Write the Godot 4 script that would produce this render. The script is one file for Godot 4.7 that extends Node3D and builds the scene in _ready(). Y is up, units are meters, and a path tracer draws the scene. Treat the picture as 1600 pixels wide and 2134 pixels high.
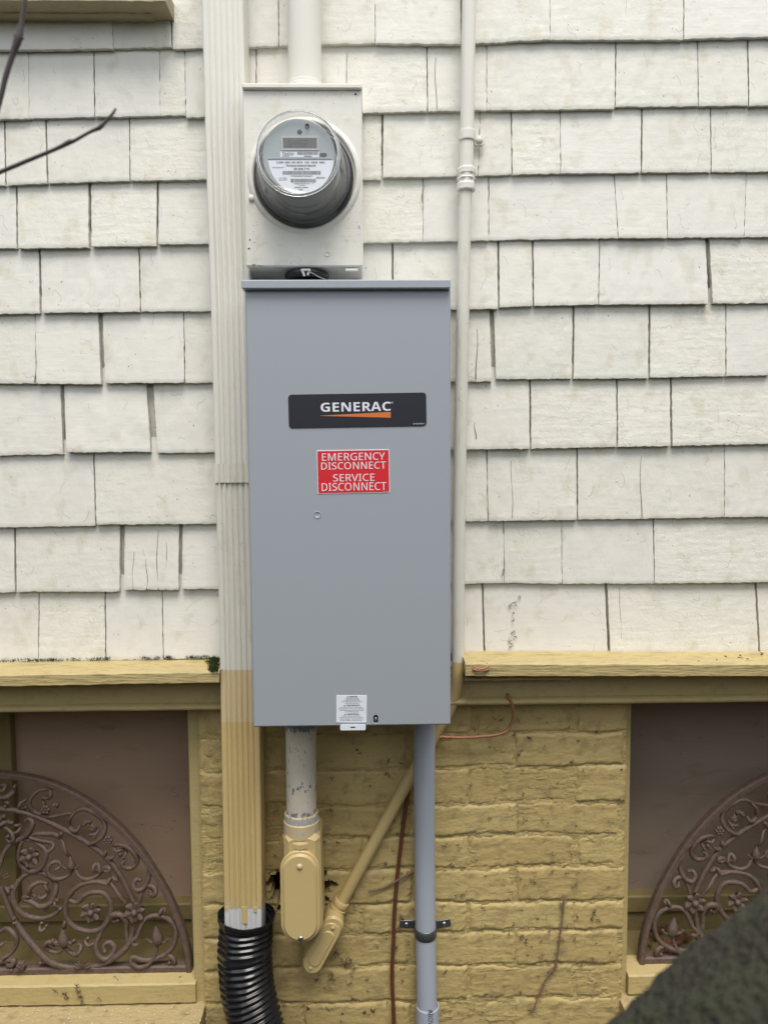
extends Node3D

const FOCAL := 1600.0          # focal length in photograph pixels
const GRILLE_UNIT := 1.618 / 1600.0 / 3.902      # metres to one dot of the enlarged grille
const HALF_GRILLE := 1594.0 * GRILLE_UNIT * 0.986
const EYE := Vector3(0.0, 1.5, 1.5)
var look := Basis(Vector3.UP, deg_to_rad(-1.0)) * Basis(Vector3.RIGHT, deg_to_rad(-4.2)) * Basis(Vector3.BACK, -0.006)
var rng := RandomNumberGenerator.new()
var taken := {}
var mats := {}
var tex := {}
var fine := FastNoiseLite.new()
var pier_l := 0.0
var pier_r := 0.0

# ---------------------------------------------------------------- mesh building
class Shape:
	var st := SurfaceTool.new()
	func _init() -> void:
		st.begin(Mesh.PRIMITIVE_TRIANGLES)
		st.set_smooth_group(-1)
	func smooth(on: bool, n := 0) -> void:
		st.set_smooth_group(n if on else -1)
	func tri(a: Vector3, b: Vector3, c: Vector3) -> void:
		st.add_vertex(a); st.add_vertex(c); st.add_vertex(b)
	func quad(a: Vector3, b: Vector3, c: Vector3, d: Vector3) -> void:
		tri(a, b, c); tri(a, c, d)
	func uvv(p: Vector3, u: Vector2) -> void:
		st.set_uv(u); st.add_vertex(p)
	# rows run along, columns run round; counter-clockwise seen from outside
	func sheet(rows: Array, closed := false, with_uv := false) -> void:
		var n: int = rows.size()
		for i in n - 1:
			var a: PackedVector3Array = rows[i]
			var b: PackedVector3Array = rows[i + 1]
			var m := a.size()
			for j in (m if closed else m - 1):
				var k := (j + 1) % m
				if with_uv:
					var u0 := float(j) / m
					var u1 := float(j + 1) / m
					var v0 := 1.0 - float(i) / (n - 1)
					var v1 := 1.0 - float(i + 1) / (n - 1)
					uvv(a[j], Vector2(u0, v0)); uvv(b[k], Vector2(u1, v1)); uvv(a[k], Vector2(u1, v0))
					uvv(a[j], Vector2(u0, v0)); uvv(b[j], Vector2(u0, v1)); uvv(b[k], Vector2(u1, v1))
				else:
					quad(a[j], a[k], b[k], b[j])
	func fan(ring: PackedVector3Array, up: bool) -> void:
		var c := Vector3.ZERO
		for p in ring:
			c += p
		c /= ring.size()
		for j in ring.size():
			if up:
				tri(c, ring[j], ring[(j + 1) % ring.size()])
			else:
				tri(c, ring[(j + 1) % ring.size()], ring[j])
	func tube(path: Array, radius, sides := 10, caps := true, with_uv := false) -> void:
		var rows := []
		var t0: Vector3 = (path[1] - path[0]).normalized()
		var nrm := t0.cross(Vector3.UP)
		if nrm.length() < 0.2:
			nrm = t0.cross(Vector3.RIGHT)
		nrm = nrm.normalized()
		for i in path.size():
			var t: Vector3
			if i == 0:
				t = path[1] - path[0]
			elif i == path.size() - 1:
				t = path[i] - path[i - 1]
			else:
				t = path[i + 1] - path[i - 1]
			t = t.normalized()
			nrm = (nrm - t * nrm.dot(t)).normalized()
			var bin := t.cross(nrm)
			var r: float = radius[i] if radius is Array else radius
			var row := PackedVector3Array()
			for j in sides:
				var a := TAU * j / sides
				row.append(path[i] + (nrm * cos(a) + bin * sin(a)) * r)
			rows.append(row)
		st.set_smooth_group(1)
		sheet(rows, true, with_uv)
		st.set_smooth_group(-1)
		if caps:
			fan(rows[0], false); fan(rows[-1], true)
	# profile of (radius, height) turned round an axis
	func lathe(at: Vector3, axis: Vector3, profile: Array, sides := 32, soft := true, with_uv := false, squash := 1.0) -> void:
		var t := axis.normalized()
		var nrm := t.cross(Vector3.UP)
		if nrm.length() < 0.2:
			nrm = Vector3.RIGHT
		nrm = nrm.normalized()
		var bin := t.cross(nrm)
		var rows := []
		for q: Vector2 in profile:
			var row := PackedVector3Array()
			for j in sides:
				var a := TAU * j / sides
				row.append(at + t * q.y + (nrm * cos(a) * squash + bin * sin(a)) * q.x)
			rows.append(row)
		if soft:
			st.set_smooth_group(2)
			sheet(rows, true, with_uv)
		else:
			for i in rows.size() - 1:
				st.set_smooth_group(10 + i)
				sheet([rows[i], rows[i + 1]], true, with_uv)
		st.set_smooth_group(-1)
	func box(at: Vector3, size: Vector3, bevel := 0.0, turn := Basis()) -> void:
		var h := size / 2
		var e := minf(bevel, minf(h.x, minf(h.y, h.z)) * 0.9)
		st.set_smooth_group(-1)
		var pt := func(sx: float, sy: float, sz: float, ax: int) -> Vector3:
			var v := Vector3(sx * (h.x - (0.0 if ax == 0 else e)), sy * (h.y - (0.0 if ax == 1 else e)), sz * (h.z - (0.0 if ax == 2 else e)))
			return at + turn * v
		for s in [-1.0, 1.0]:
			var f := [[pt.call(s, -s, -1, 0), pt.call(s, s, -1, 0), pt.call(s, s, 1, 0), pt.call(s, -s, 1, 0)],
				[pt.call(-1, s, s, 1), pt.call(1, s, s, 1), pt.call(1, s, -s, 1), pt.call(-1, s, -s, 1)],
				[pt.call(-s, -1, s, 2), pt.call(s, -1, s, 2), pt.call(s, 1, s, 2), pt.call(-s, 1, s, 2)]]
			for q in f:
				quad(q[0], q[1], q[2], q[3])
		if e <= 0.0:
			return
		for a in [-1.0, 1.0]:
			for b in [-1.0, 1.0]:
				_edge(pt.call(a, b, -1, 0), pt.call(a, b, 1, 0), pt.call(a, b, 1, 1), pt.call(a, b, -1, 1), at)
				_edge(pt.call(a, -1, b, 0), pt.call(a, 1, b, 0), pt.call(a, 1, b, 2), pt.call(a, -1, b, 2), at)
				_edge(pt.call(-1, a, b, 1), pt.call(1, a, b, 1), pt.call(1, a, b, 2), pt.call(-1, a, b, 2), at)
				for c in [-1.0, 1.0]:
					var p0: Vector3 = pt.call(a, b, c, 0)
					var p1: Vector3 = pt.call(a, b, c, 1)
					var p2: Vector3 = pt.call(a, b, c, 2)
					if (p1 - p0).cross(p2 - p0).dot(p0 - at) > 0:
						tri(p0, p1, p2)
					else:
						tri(p0, p2, p1)
	func _edge(a: Vector3, b: Vector3, c: Vector3, d: Vector3, from: Vector3) -> void:
		if (b - a).cross(c - a).dot((a + c) / 2 - from) > 0:
			quad(a, b, c, d)
		else:
			quad(d, c, b, a)
	# outline (counter-clockwise seen from +z) drawn out from z0 to z1 with a chamfer at the front
	func prism(poly: PackedVector2Array, z0: float, z1: float, bevel := 0.0, xf := Transform3D()) -> void:
		var n := poly.size()
		var inner := PackedVector2Array()
		for i in n:
			var a := poly[(i + n - 1) % n]
			var b := poly[i]
			var c := poly[(i + 1) % n]
			var d1 := (b - a).normalized()
			var d2 := (c - b).normalized()
			var m := (Vector2(-d1.y, d1.x) + Vector2(-d2.y, d2.x)).normalized()
			inner.append(b + m * bevel)
		st.set_smooth_group(-1)
		var ids := Geometry2D.triangulate_polygon(inner)
		for i in range(0, ids.size(), 3):
			var a := inner[ids[i]]
			var b := inner[ids[i + 1]]
			var c := inner[ids[i + 2]]
			if (b - a).cross(c - a) < 0:
				var s := b
				b = c
				c = s
			tri(xf * Vector3(a.x, a.y, z1), xf * Vector3(b.x, b.y, z1), xf * Vector3(c.x, c.y, z1))
			tri(xf * Vector3(poly[ids[i]].x, poly[ids[i]].y, z0), xf * Vector3(poly[ids[i + 2]].x, poly[ids[i + 2]].y, z0), xf * Vector3(poly[ids[i + 1]].x, poly[ids[i + 1]].y, z0))
		var zb := z1 - bevel
		var r0 := PackedVector3Array()
		var r1 := PackedVector3Array()
		var r2 := PackedVector3Array()
		for i in n:
			r0.append(xf * Vector3(poly[i].x, poly[i].y, z0))
			r1.append(xf * Vector3(poly[i].x, poly[i].y, zb))
			r2.append(xf * Vector3(inner[i].x, inner[i].y, z1))
		st.set_smooth_group(3 if n > 12 else -1)
		sheet([r0, r1], true)
		if bevel > 0.0:
			st.set_smooth_group(4 if n > 12 else -1)
			sheet([r1, r2], true)
		st.set_smooth_group(-1)
	# flat section swept along a path that lies about a plane across z: a goes along z, b across the path
	func bar(path: Array, section: PackedVector2Array, scale := []) -> void:
		var rows := []
		for i in path.size():
			var t: Vector3 = path[mini(i + 1, path.size() - 1)] - path[maxi(i - 1, 0)]
			t = t.normalized()
			var across := Vector3(0, 0, 1).cross(t).normalized()
			var k: float = scale[i] if scale.size() else 1.0
			var row := PackedVector3Array()
			for s in section:
				row.append(path[i] + Vector3(0, 0, 1) * s.x * k + across * s.y * k)
			rows.append(row)
		var n := section.size()
		for j in n:
			st.set_smooth_group(20 + j)
			for i in rows.size() - 1:
				quad(rows[i][j], rows[i][(j + 1) % n], rows[i + 1][(j + 1) % n], rows[i + 1][j])
		st.set_smooth_group(-1)
		fan(rows[0], false); fan(rows[-1], true)
	func mesh() -> ArrayMesh:
		st.generate_normals()
		st.index()
		return st.commit()

# ---------------------------------------------------------------- small helpers
func at(px: float, py: float, z: float) -> Vector3:
	var d := look * Vector3((px - 800.0) / FOCAL, -(py - 1067.0) / FOCAL, -1.0)
	return EYE + d * ((z - EYE.z) / d.z)

func numbered(called: String) -> String:
	var n: int = taken.get(called, 0)
	taken[called] = n + 1
	return called if n == 0 else "%s_%03d" % [called, n]

func thing(called: String, label: String, category: String, where := Vector3.ZERO, group := "", kind := "") -> Node3D:
	var o := Node3D.new()
	o.name = numbered(called)
	add_child(o)
	o.position = where
	mark(o, label, category, group, kind)
	return o

func mark(o: Node, label: String, category: String, group := "", kind := "") -> void:
	if label:
		o.set_meta("label", label)
	if category:
		o.set_meta("category", category)
	if group:
		o.set_meta("group", group)
	if kind:
		o.set_meta("kind", kind)

func part(called: String, s: Shape, m: Material, parent: Node3D, label := "") -> MeshInstance3D:
	var o := MeshInstance3D.new()
	o.name = called
	o.mesh = s.mesh()
	o.material_override = m
	parent.add_child(o, true)
	var base := Vector3.ZERO
	var up: Node = parent
	while up != self:
		base += up.position
		up = up.get_parent()
	o.position = -base
	if label:
		o.set_meta("label", label)
	return o

func single(called: String, s: Shape, m: Material, label: String, category: String, group := "", kind := "") -> MeshInstance3D:
	var o := MeshInstance3D.new()
	o.name = numbered(called)
	o.mesh = s.mesh()
	o.material_override = m
	add_child(o)
	mark(o, label, category, group, kind)
	return o

func curve(pts: Array, steps := 5) -> Array:
	var out := []
	for i in pts.size() - 1:
		var a = pts[maxi(i - 1, 0)]
		var b = pts[i]
		var c = pts[i + 1]
		var d = pts[mini(i + 2, pts.size() - 1)]
		for k in steps:
			var t := float(k) / steps
			out.append(0.5 * ((2.0 * b) + (c - a) * t + (2.0 * a - 5.0 * b + 4.0 * c - d) * t * t + (3.0 * b - a - 3.0 * c + d) * t * t * t))
	out.append(pts[-1])
	return out

func along(poly: Array, x: float) -> float:
	if x <= poly[0].x:
		return poly[0].y
	for i in poly.size() - 1:
		if x <= poly[i + 1].x:
			return lerpf(poly[i].y, poly[i + 1].y, (x - poly[i].x) / maxf(poly[i + 1].x - poly[i].x, 0.001))
	return poly[-1].y

func rounded(w: float, h: float, r: float, n := 6) -> PackedVector2Array:
	var out := PackedVector2Array()
	for k in 4:
		var c := Vector2((w / 2 - r) * (1 if k in [0, 3] else -1), (h / 2 - r) * (1 if k < 2 else -1))
		for i in n + 1:
			var a := PI / 2 * (k + float(i) / n)
			out.append(c + Vector2(cos(a), sin(a)) * r)
	return out

func lettering(parent: Node3D, called: String, words: String, x0: float, y0: float, x1: float, y1: float, z: float, m: Material, bold := false, serif := false, tilt := 0.0) -> void:
	var f := SystemFont.new()
	f.font_names = PackedStringArray(["Droid Serif" if serif else "Droid Sans"])
	f.font_weight = 700 if bold else 400
	var t := TextMesh.new()
	t.font = f
	t.text = words
	t.font_size = 48
	t.pixel_size = 0.002
	t.depth = 0.01
	t.curve_step = 1.0
	var o := MeshInstance3D.new()
	o.name = called
	o.mesh = t
	o.material_override = m
	parent.add_child(o, true)
	var bb := t.get_aabb()
	var a := at(x0, y1, z)
	var b := at(x1, y0, z)
	var k := Vector3((b.x - a.x) / bb.size.x, (b.y - a.y) / bb.size.y, 0.03)
	o.basis = Basis(Vector3.BACK, tilt) * Basis.from_scale(k)
	var base := Vector3.ZERO
	var up: Node = parent
	while up != self:
		base += up.position
		up = up.get_parent()
	o.position = (a + b) / 2 - o.basis * bb.get_center() - base

# ---------------------------------------------------------------- textures and materials
func noise_image(w: int, h: int, freq: float, octaves: int, seed_no: int, kind := FastNoiseLite.TYPE_SIMPLEX_SMOOTH) -> PackedByteArray:
	var n := FastNoiseLite.new()
	n.seed = seed_no
	n.noise_type = kind
	n.frequency = freq
	n.fractal_octaves = octaves
	var im := n.get_seamless_image(w, h)
	im.convert(Image.FORMAT_L8)
	return im.get_data()

func stretched(w: int, h: int, to_w: int, to_h: int, freq: float, octaves: int, seed_no: int) -> PackedByteArray:
	var n := FastNoiseLite.new()
	n.seed = seed_no
	n.frequency = freq
	n.fractal_octaves = octaves
	var im := n.get_seamless_image(w, h)
	im.convert(Image.FORMAT_L8)
	im.resize(to_w, to_h, Image.INTERPOLATE_CUBIC)
	return im.get_data()

func grey(bytes: PackedByteArray, w: int, h: int) -> ImageTexture:
	return ImageTexture.create_from_image(Image.create_from_data(w, h, false, Image.FORMAT_L8, bytes))

func build_textures() -> void:
	var n := 1024
	var count := n * n
	# brushed, lumpy house paint: height
	var brush := stretched(128, 1024, n, n, 0.05, 3, 11)
	var lumps := noise_image(n, n, 0.035, 3, 12)
	var grit := noise_image(n, n, 0.16, 2, 13)
	var patch := noise_image(n, n, 0.006, 3, 14)
	var h := PackedByteArray()
	h.resize(count)
	for i in count:
		h[i] = clampi(int(brush[i] * 0.34 + lumps[i] * 0.40 + grit[i] * 0.22 * (0.3 + patch[i] / 255.0)), 0, 255)
	# weathered paint: colour, as a share of the paint's own colour
	var col := PackedByteArray()
	col.resize(count * 3)
	var stain := noise_image(n, n, 0.010, 4, 15)
	for i in count:
		var s := clampf((stain[i] - 158.0) / 90.0, 0.0, 1.0)
		var g := clampf((grit[i] - 205.0) / 50.0, 0.0, 1.0) * 0.10
		var v := 1.0 - s * 0.07 - g - absf(patch[i] - 128.0) / 128.0 * 0.02
		col[i * 3] = int(255 * v)
		col[i * 3 + 1] = int(255 * v * (1.0 - s * 0.008))
		col[i * 3 + 2] = int(255 * v * (1.0 - s * 0.055))
	var r := RandomNumberGenerator.new()
	r.seed = 5
	for k in 95:      # hairline cracks and lifted flakes of paint
		var x := r.randf() * n
		var y := r.randf() * n
		var dir := (0.0 if r.randf() < 0.5 else PI / 2) + r.randfn(0, 0.35)
		for step in r.randi_range(8, 52):
			dir += r.randfn(0, 0.28)
			x += cos(dir)
			y += sin(dir)
			var i := posmod(int(y), n) * n + posmod(int(x), n)
			h[i] = maxi(h[i] - 60, 0)
			var j := posmod(int(y) + 1, n) * n + posmod(int(x) + 1, n)
			h[j] = mini(h[j] + 45, 255)
			for c in 3:
				col[i * 3 + c] = int(col[i * 3 + c] * 0.8)
	for k in 150:      # specks of dirt
		var x := r.randi_range(1, n - 3)
		var y := r.randi_range(1, n - 3)
		var dark := r.randf_range(0.35, 0.85)
		for dy in r.randi_range(1, 3):
			for dx in r.randi_range(1, 3):
				var i := (y + dy) * n + x + dx
				for c in 3:
					col[i * 3 + c] = int(col[i * 3 + c] * dark)
	tex.paint_h = grey(h, n, n)
	tex.paint_c = ImageTexture.create_from_image(Image.create_from_data(n, n, false, Image.FORMAT_RGB8, col))
	# wood grain along x
	var grain := stretched(96, 1024, n, n, 0.09, 4, 21)
	var wide := stretched(256, 1024, n, n, 0.02, 2, 22)
	var wood := PackedByteArray()
	wood.resize(count)
	var wcol := PackedByteArray()
	wcol.resize(count * 3)
	for i in count:
		var g := grain[i] * 0.65 + lumps[i] * 0.2 + grit[i] * 0.15
		wood[i] = clampi(int(g), 0, 255)
		var v := 1.0 - clampf((g - 150.0) / 110.0, 0.0, 0.5) * 0.35 - clampf((wide[i] - 140.0) / 120.0, 0, 1) * 0.12
		if g < 72.0:
			v -= (72.0 - g) / 72.0 * 0.7
		for c in 3:
			wcol[i * 3 + c] = clampi(int(255 * v), 0, 255)
	tex.wood_h = grey(wood, n, n)
	tex.wood_c = ImageTexture.create_from_image(Image.create_from_data(n, n, false, Image.FORMAT_RGB8, wcol))
	# thick rough masonry paint
	var mh := PackedByteArray()
	mh.resize(count)
	var mcol := PackedByteArray()
	mcol.resize(count * 3)
	var drag := stretched(256, 1024, n, n, 0.03, 4, 31)
	for i in count:
		mh[i] = clampi(int(lumps[i] * 0.3 + grit[i] * 0.25 + drag[i] * 0.45), 0, 255)
		var s := clampf((stain[i] - 140.0) / 100.0, 0.0, 1.0)
		var v := 1.0 - s * 0.16 - clampf((grit[i] - 190.0) / 60.0, 0, 1) * 0.2
		mcol[i * 3] = int(255 * v)
		mcol[i * 3 + 1] = int(255 * v)
		mcol[i * 3 + 2] = int(255 * v * (1.0 + s * 0.04))
	for k in 420:
		var x := r.randi_range(1, n - 4)
		var y := r.randi_range(1, n - 4)
		var dark := r.randf_range(0.3, 0.8)
		for dy in r.randi_range(1, 3):
			for dx in r.randi_range(1, 3):
				var i := (y + dy) * n + x + dx
				for c in 3:
					mcol[i * 3 + c] = int(mcol[i * 3 + c] * dark)
	tex.masonry_h = grey(mh, n, n)
	tex.masonry_c = ImageTexture.create_from_image(Image.create_from_data(n, n, false, Image.FORMAT_RGB8, mcol))
	# small even grain for metal and iron, mottled colour
	var iron := PackedByteArray()
	iron.resize(512 * 512)
	var icol := PackedByteArray()
	icol.resize(512 * 512 * 3)
	var i1 := noise_image(512, 512, 0.03, 4, 41)
	var i2 := noise_image(512, 512, 0.2, 2, 42)
	for i in 512 * 512:
		iron[i] = int(i1[i] * 0.5 + i2[i] * 0.5)
		var v := 0.72 + i1[i] / 255.0 * 0.28
		var rust := clampf((i1[i] - 165.0) / 60.0, 0, 1)
		icol[i * 3] = int(255 * v)
		icol[i * 3 + 1] = int(255 * v * (1.0 - 0.10 * rust))
		icol[i * 3 + 2] = int(255 * v * (1.0 - 0.18 * rust))
	tex.iron_h = grey(iron, 512, 512)
	tex.iron_c = ImageTexture.create_from_image(Image.create_from_data(512, 512, false, Image.FORMAT_RGB8, icol))
	# bark under moss
	var bark := PackedByteArray()
	bark.resize(512 * 512 * 3)
	var b1 := noise_image(512, 512, 0.012, 4, 51)
	var b2 := noise_image(512, 512, 0.06, 3, 52)
	for i in 512 * 512:
		var green := clampf((b1[i] - 95.0) / 60.0, 0, 1)
		var v := 0.68 + b2[i] / 255.0 * 0.5
		var c := Color(0.022, 0.017, 0.010).lerp(Color(0.024, 0.026, 0.010), green) * v
		c = c.linear_to_srgb()
		bark[i * 3] = int(255 * clampf(c.r, 0, 1))
		bark[i * 3 + 1] = int(255 * clampf(c.g, 0, 1))
		bark[i * 3 + 2] = int(255 * clampf(c.b, 0, 1))
	tex.bark_c = ImageTexture.create_from_image(Image.create_from_data(512, 512, false, Image.FORMAT_RGB8, bark))
	tex.bark_h = grey(b2, 512, 512)

func mat(called: String, c: Color, rough: float, opts := {}) -> StandardMaterial3D:
	if mats.has(called):
		return mats[called]
	var m := StandardMaterial3D.new()
	m.resource_name = called
	m.albedo_color = c.linear_to_srgb()
	m.roughness = rough
	m.metallic = opts.get("metal", 0.0)
	m.metallic_specular = opts.get("spec", 0.5)
	var kind: String = opts.get("tex", "")
	if kind:
		m.uv1_triplanar = true
		m.uv1_world_triplanar = true
		m.uv1_triplanar_sharpness = 6.0
		var s: float = 1.0 / opts.get("tile", 0.6)
		m.uv1_scale = Vector3(s, s, s) * opts.get("stretch", Vector3.ONE)
		m.uv1_offset = opts.get("offset", Vector3.ZERO)
		if opts.get("coloured", true):
			m.albedo_texture = tex[kind + "_c"]
		m.heightmap_enabled = true
		m.heightmap_texture = tex[kind + "_h"]
		m.heightmap_scale = opts.get("relief", 0.1)
	mats[called] = m
	return m

func build_materials() -> void:
	for k in 6:
		var d: float = [0.0, -0.008, 0.008, -0.012, 0.006, -0.004][k]
		var warm: float = [0.0, 0.010, -0.004, 0.004, 0.014, -0.006][k]
		mat("cream_paint_%d" % k, Color(0.715 + d, 0.697 + d, 0.640 + d - warm), 0.62, {"tex": "paint", "tile": [0.62, 0.81, 0.55, 0.95, 0.7, 1.15][k], "relief": [0.06, 0.11, 0.05, 0.09, 0.14, 0.07][k], "stretch": [Vector3.ONE, Vector3(1.3, 0.8, 1), Vector3(0.8, 1, 1), Vector3(1.5, 1, 1), Vector3(1.2, 0.9, 1), Vector3(1.8, 1.1, 1)][k], "offset": Vector3(0.137, 0.271, 0.11) * k})
	mat("cream_sheathing", Color(0.55, 0.53, 0.46), 0.7, {"tex": "paint", "relief": 0.1})
	mat("cream_metal", Color(0.71, 0.69, 0.625), 0.45, {"tex": "paint", "coloured": false, "tile": 0.9, "relief": 0.02, "offset": Vector3(0.4, 0.1, 0.2)})
	mat("cream_metal_aged", Color(0.68, 0.66, 0.585), 0.5, {"tex": "paint", "tile": 0.5, "relief": 0.015, "stretch": Vector3(2.2, 0.5, 1), "offset": Vector3(0.7, 0.3, 0.5)})
	mat("cream_socket", Color(0.73, 0.71, 0.645), 0.42, {"tex": "paint", "tile": 0.45, "relief": 0.03, "offset": Vector3(0.2, 0.6, 0.1)})
	mat("yellow_light", Color(0.46, 0.365, 0.17), 0.6, {"tex": "wood", "tile": 0.5, "relief": 0.14})
	mat("yellow_trim", Color(0.47, 0.375, 0.175), 0.6, {"tex": "paint", "tile": 0.5, "relief": 0.1})
	mat("olive_sash", Color(0.23, 0.18, 0.075), 0.65, {"tex": "paint", "tile": 0.5, "relief": 0.1})
	mat("beige_trim", Color(0.40, 0.345, 0.215), 0.6, {"tex": "paint", "tile": 0.5, "relief": 0.1})
	mat("yellow_metal", Color(0.56, 0.43, 0.20), 0.42, {"tex": "paint", "coloured": false, "tile": 0.6, "relief": 0.02, "offset": Vector3(0.3, 0.3, 0.3)})
	mat("tan_metal", Color(0.60, 0.485, 0.29), 0.42, {"tex": "paint", "coloured": false, "tile": 0.6, "relief": 0.02})
	for k in 4:
		var d: float = [0.0, 0.015, -0.015, -0.03][k]
		mat("yellow_brick_%d" % k, Color(0.50 + d, 0.385 + d, 0.165 + d * 0.5), 0.62, {"tex": "masonry", "tile": 0.5, "relief": 0.2, "offset": Vector3(0.31, 0.17, 0.2) * k})
	mat("yellow_mortar", Color(0.48, 0.37, 0.155), 0.7, {"tex": "masonry", "tile": 0.3, "relief": 0.35})
	mat("concrete", Color(0.42, 0.33, 0.17), 0.8, {"tex": "masonry", "tile": 0.35, "relief": 0.3})
	mat("raw_brick", Color(0.34, 0.21, 0.14), 0.95, {"tex": "masonry", "tile": 0.3, "relief": 0.5})
	mat("plywood", Color(0.40, 0.275, 0.195), 0.6, {"tex": "paint", "tile": 0.8, "relief": 0.03, "stretch": Vector3(0.4, 1.3, 1)})
	mat("plywood_grey", Color(0.29, 0.225, 0.18), 0.6, {"tex": "paint", "tile": 0.8, "relief": 0.03, "stretch": Vector3(0.4, 1.3, 1), "offset": Vector3(0.4, 0.5, 0)})
	mat("iron", Color(0.165, 0.112, 0.088), 0.62, {"tex": "iron", "tile": 0.2, "relief": 0.08})
	mat("cabinet_grey", Color(0.325, 0.355, 0.395), 0.42, {"tex": "iron", "coloured": false, "tile": 0.06, "relief": 0.006})
	mat("cabinet_hood", Color(0.335, 0.365, 0.41), 0.38, {"tex": "iron", "coloured": false, "tile": 0.06, "relief": 0.006})
	mat("pvc_grey", Color(0.40, 0.435, 0.51), 0.42, {"tex": "iron", "coloured": false, "tile": 0.1, "relief": 0.006})
	mat("black_plastic", Color(0.012, 0.012, 0.014), 0.22)
	mat("black_rubber", Color(0.015, 0.015, 0.017), 0.45)
	mat("plate_black", Color(0.022, 0.024, 0.032), 0.35)
	mat("print_white", Color(0.72, 0.74, 0.80), 0.45)
	mat("print_orange", Color(0.60, 0.17, 0.045), 0.45)
	mat("sign_red", Color(0.62, 0.022, 0.03), 0.4)
	mat("sticker_white", Color(0.72, 0.76, 0.82), 0.5)
	mat("print_dark", Color(0.05, 0.05, 0.07), 0.6)
	mat("zinc", Color(0.42, 0.44, 0.46), 0.32, {"metal": 1.0})
	mat("dark_zinc", Color(0.10, 0.11, 0.115), 0.35, {"metal": 0.6})
	mat("bare_aluminium", Color(0.62, 0.63, 0.64), 0.4)
	mat("copper", Color(0.40, 0.205, 0.12), 0.4, {"metal": 0.5})
	mat("copper_aged", Color(0.16, 0.055, 0.030), 0.5, {"metal": 0.3})
	mat("meter_grey", Color(0.33, 0.37, 0.39), 0.5)
	mat("register_grey", Color(0.20, 0.205, 0.205), 0.3, {"metal": 0.2})
	mat("meter_body", Color(0.42, 0.43, 0.43), 0.35)
	mat("lcd", Color(0.075, 0.072, 0.06), 0.25)
	mat("lcd_dark", Color(0.012, 0.012, 0.011), 0.4)
	mat("twig_bark", Color(0.055, 0.042, 0.042), 0.75)
	mat("vine_bark", Color(0.20, 0.13, 0.085), 0.8)
	mat("rootlet", Color(0.06, 0.035, 0.028), 0.9)
	mat("moss", Color(0.045, 0.06, 0.018), 0.9)
	mat("trunk_moss", Color(0.022, 0.028, 0.011), 0.95)
	mat("added_leaf", Color(0.035, 0.06, 0.022), 0.6)
	mat("moss_pale", Color(0.10, 0.11, 0.04), 0.9)
	mat("dead_leaf", Color(0.16, 0.07, 0.035), 0.8)
	mat("white_flake", Color(0.75, 0.72, 0.62), 0.7)
	mat("soil", Color(0.05, 0.042, 0.032), 0.95, {"tex": "masonry", "tile": 1.3, "relief": 1.5})
	var bark := mat("mossy_bark", Color(1, 1, 1), 0.9)
	bark.uv1_triplanar = true
	bark.uv1_world_triplanar = true
	bark.uv1_scale = Vector3.ONE * 4.0
	bark.albedo_texture = tex.bark_c
	bark.heightmap_enabled = true
	bark.heightmap_texture = tex.bark_h
	bark.heightmap_scale = 1.0
	var k := mat("thick_glass", Color(0.95, 0.97, 0.97), 0.02)
	k.refraction_enabled = true
	k.refraction_scale = 0.05
	k.transparency = BaseMaterial3D.TRANSPARENCY_ALPHA
	k.albedo_color.a = 0.05
	var g := mat("clear_cover", Color(0.9, 0.92, 0.92), 0.03, {"spec": 0.38})
	g.transparency = BaseMaterial3D.TRANSPARENCY_ALPHA
	g.albedo_color.a = 0.07

# ---------------------------------------------------------------- scene
func _ready() -> void:
	rng.seed = 20240
	fine.seed = 77
	fine.frequency = 1.0
	fine.fractal_octaves = 3
	# camera
	var cam := Camera3D.new()
	cam.name = "camera"
	add_child(cam)
	cam.transform = Transform3D(look, EYE)
	var lens := CameraAttributesPhysical.new()
	lens.frustum_focal_length = 12.0 / (1067.0 / FOCAL)
	lens.frustum_focus_distance = 1.38
	lens.frustum_near = 0.02
	lens.frustum_far = 200.0
	lens.exposure_aperture = 3.6
	cam.attributes = lens
	cam.fov = rad_to_deg(2.0 * atan(1067.0 / FOCAL))
	cam.near = 0.02
	cam.far = 200.0
	cam.current = true
	# overcast sky
	var env := Environment.new()
	env.background_mode = Environment.BG_SKY
	var sky := Sky.new()
	var sm := ProceduralSkyMaterial.new()
	sm.sky_top_color = Color(0.93, 0.95, 0.98)
	sm.sky_horizon_color = Color(0.68, 0.70, 0.72)
	sm.sky_curve = 0.3
	sm.ground_horizon_color = Color(0.30, 0.29, 0.26)
	sm.ground_bottom_color = Color(0.22, 0.21, 0.18)
	sky.sky_material = sm
	env.sky = sky
	env.tonemap_mode = Environment.TONE_MAPPER_LINEAR
	env.tonemap_exposure = 2.1
	env.sdfgi_enabled = true
	env.ssao_enabled = true
	env.ssil_enabled = true
	var we := WorldEnvironment.new()
	we.name = "world_environment"
	we.environment = env
	add_child(we)
	# veiled sun, high and in front of the wall
	var sun := DirectionalLight3D.new()
	sun.name = "sun"
	sun.light_energy = 0.5
	sun.light_angular_distance = 30.0
	sun.light_color = Color(1.0, 0.98, 0.95)
	sun.shadow_enabled = true
	add_child(sun)
	sun.look_at_from_position(Vector3(0.2, 2.4, 1.1), Vector3.ZERO)

	build_textures()
	build_materials()
	build_ground()
	build_added_hedge()
	build_added_shrubs()
	build_shingle_wall()
	build_foundation()
	build_ledges()
	build_basement_windows()
	build_upper_window()
	build_downspout()
	build_drain_hose()
	build_socket()
	build_meter()
	build_cabinet()
	build_service_conduit()
	build_thin_conduit()
	build_elbow_conduit()
	build_pvc_conduit()
	build_wires()
	build_grilles()
	build_plants()
	build_small_things()

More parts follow.
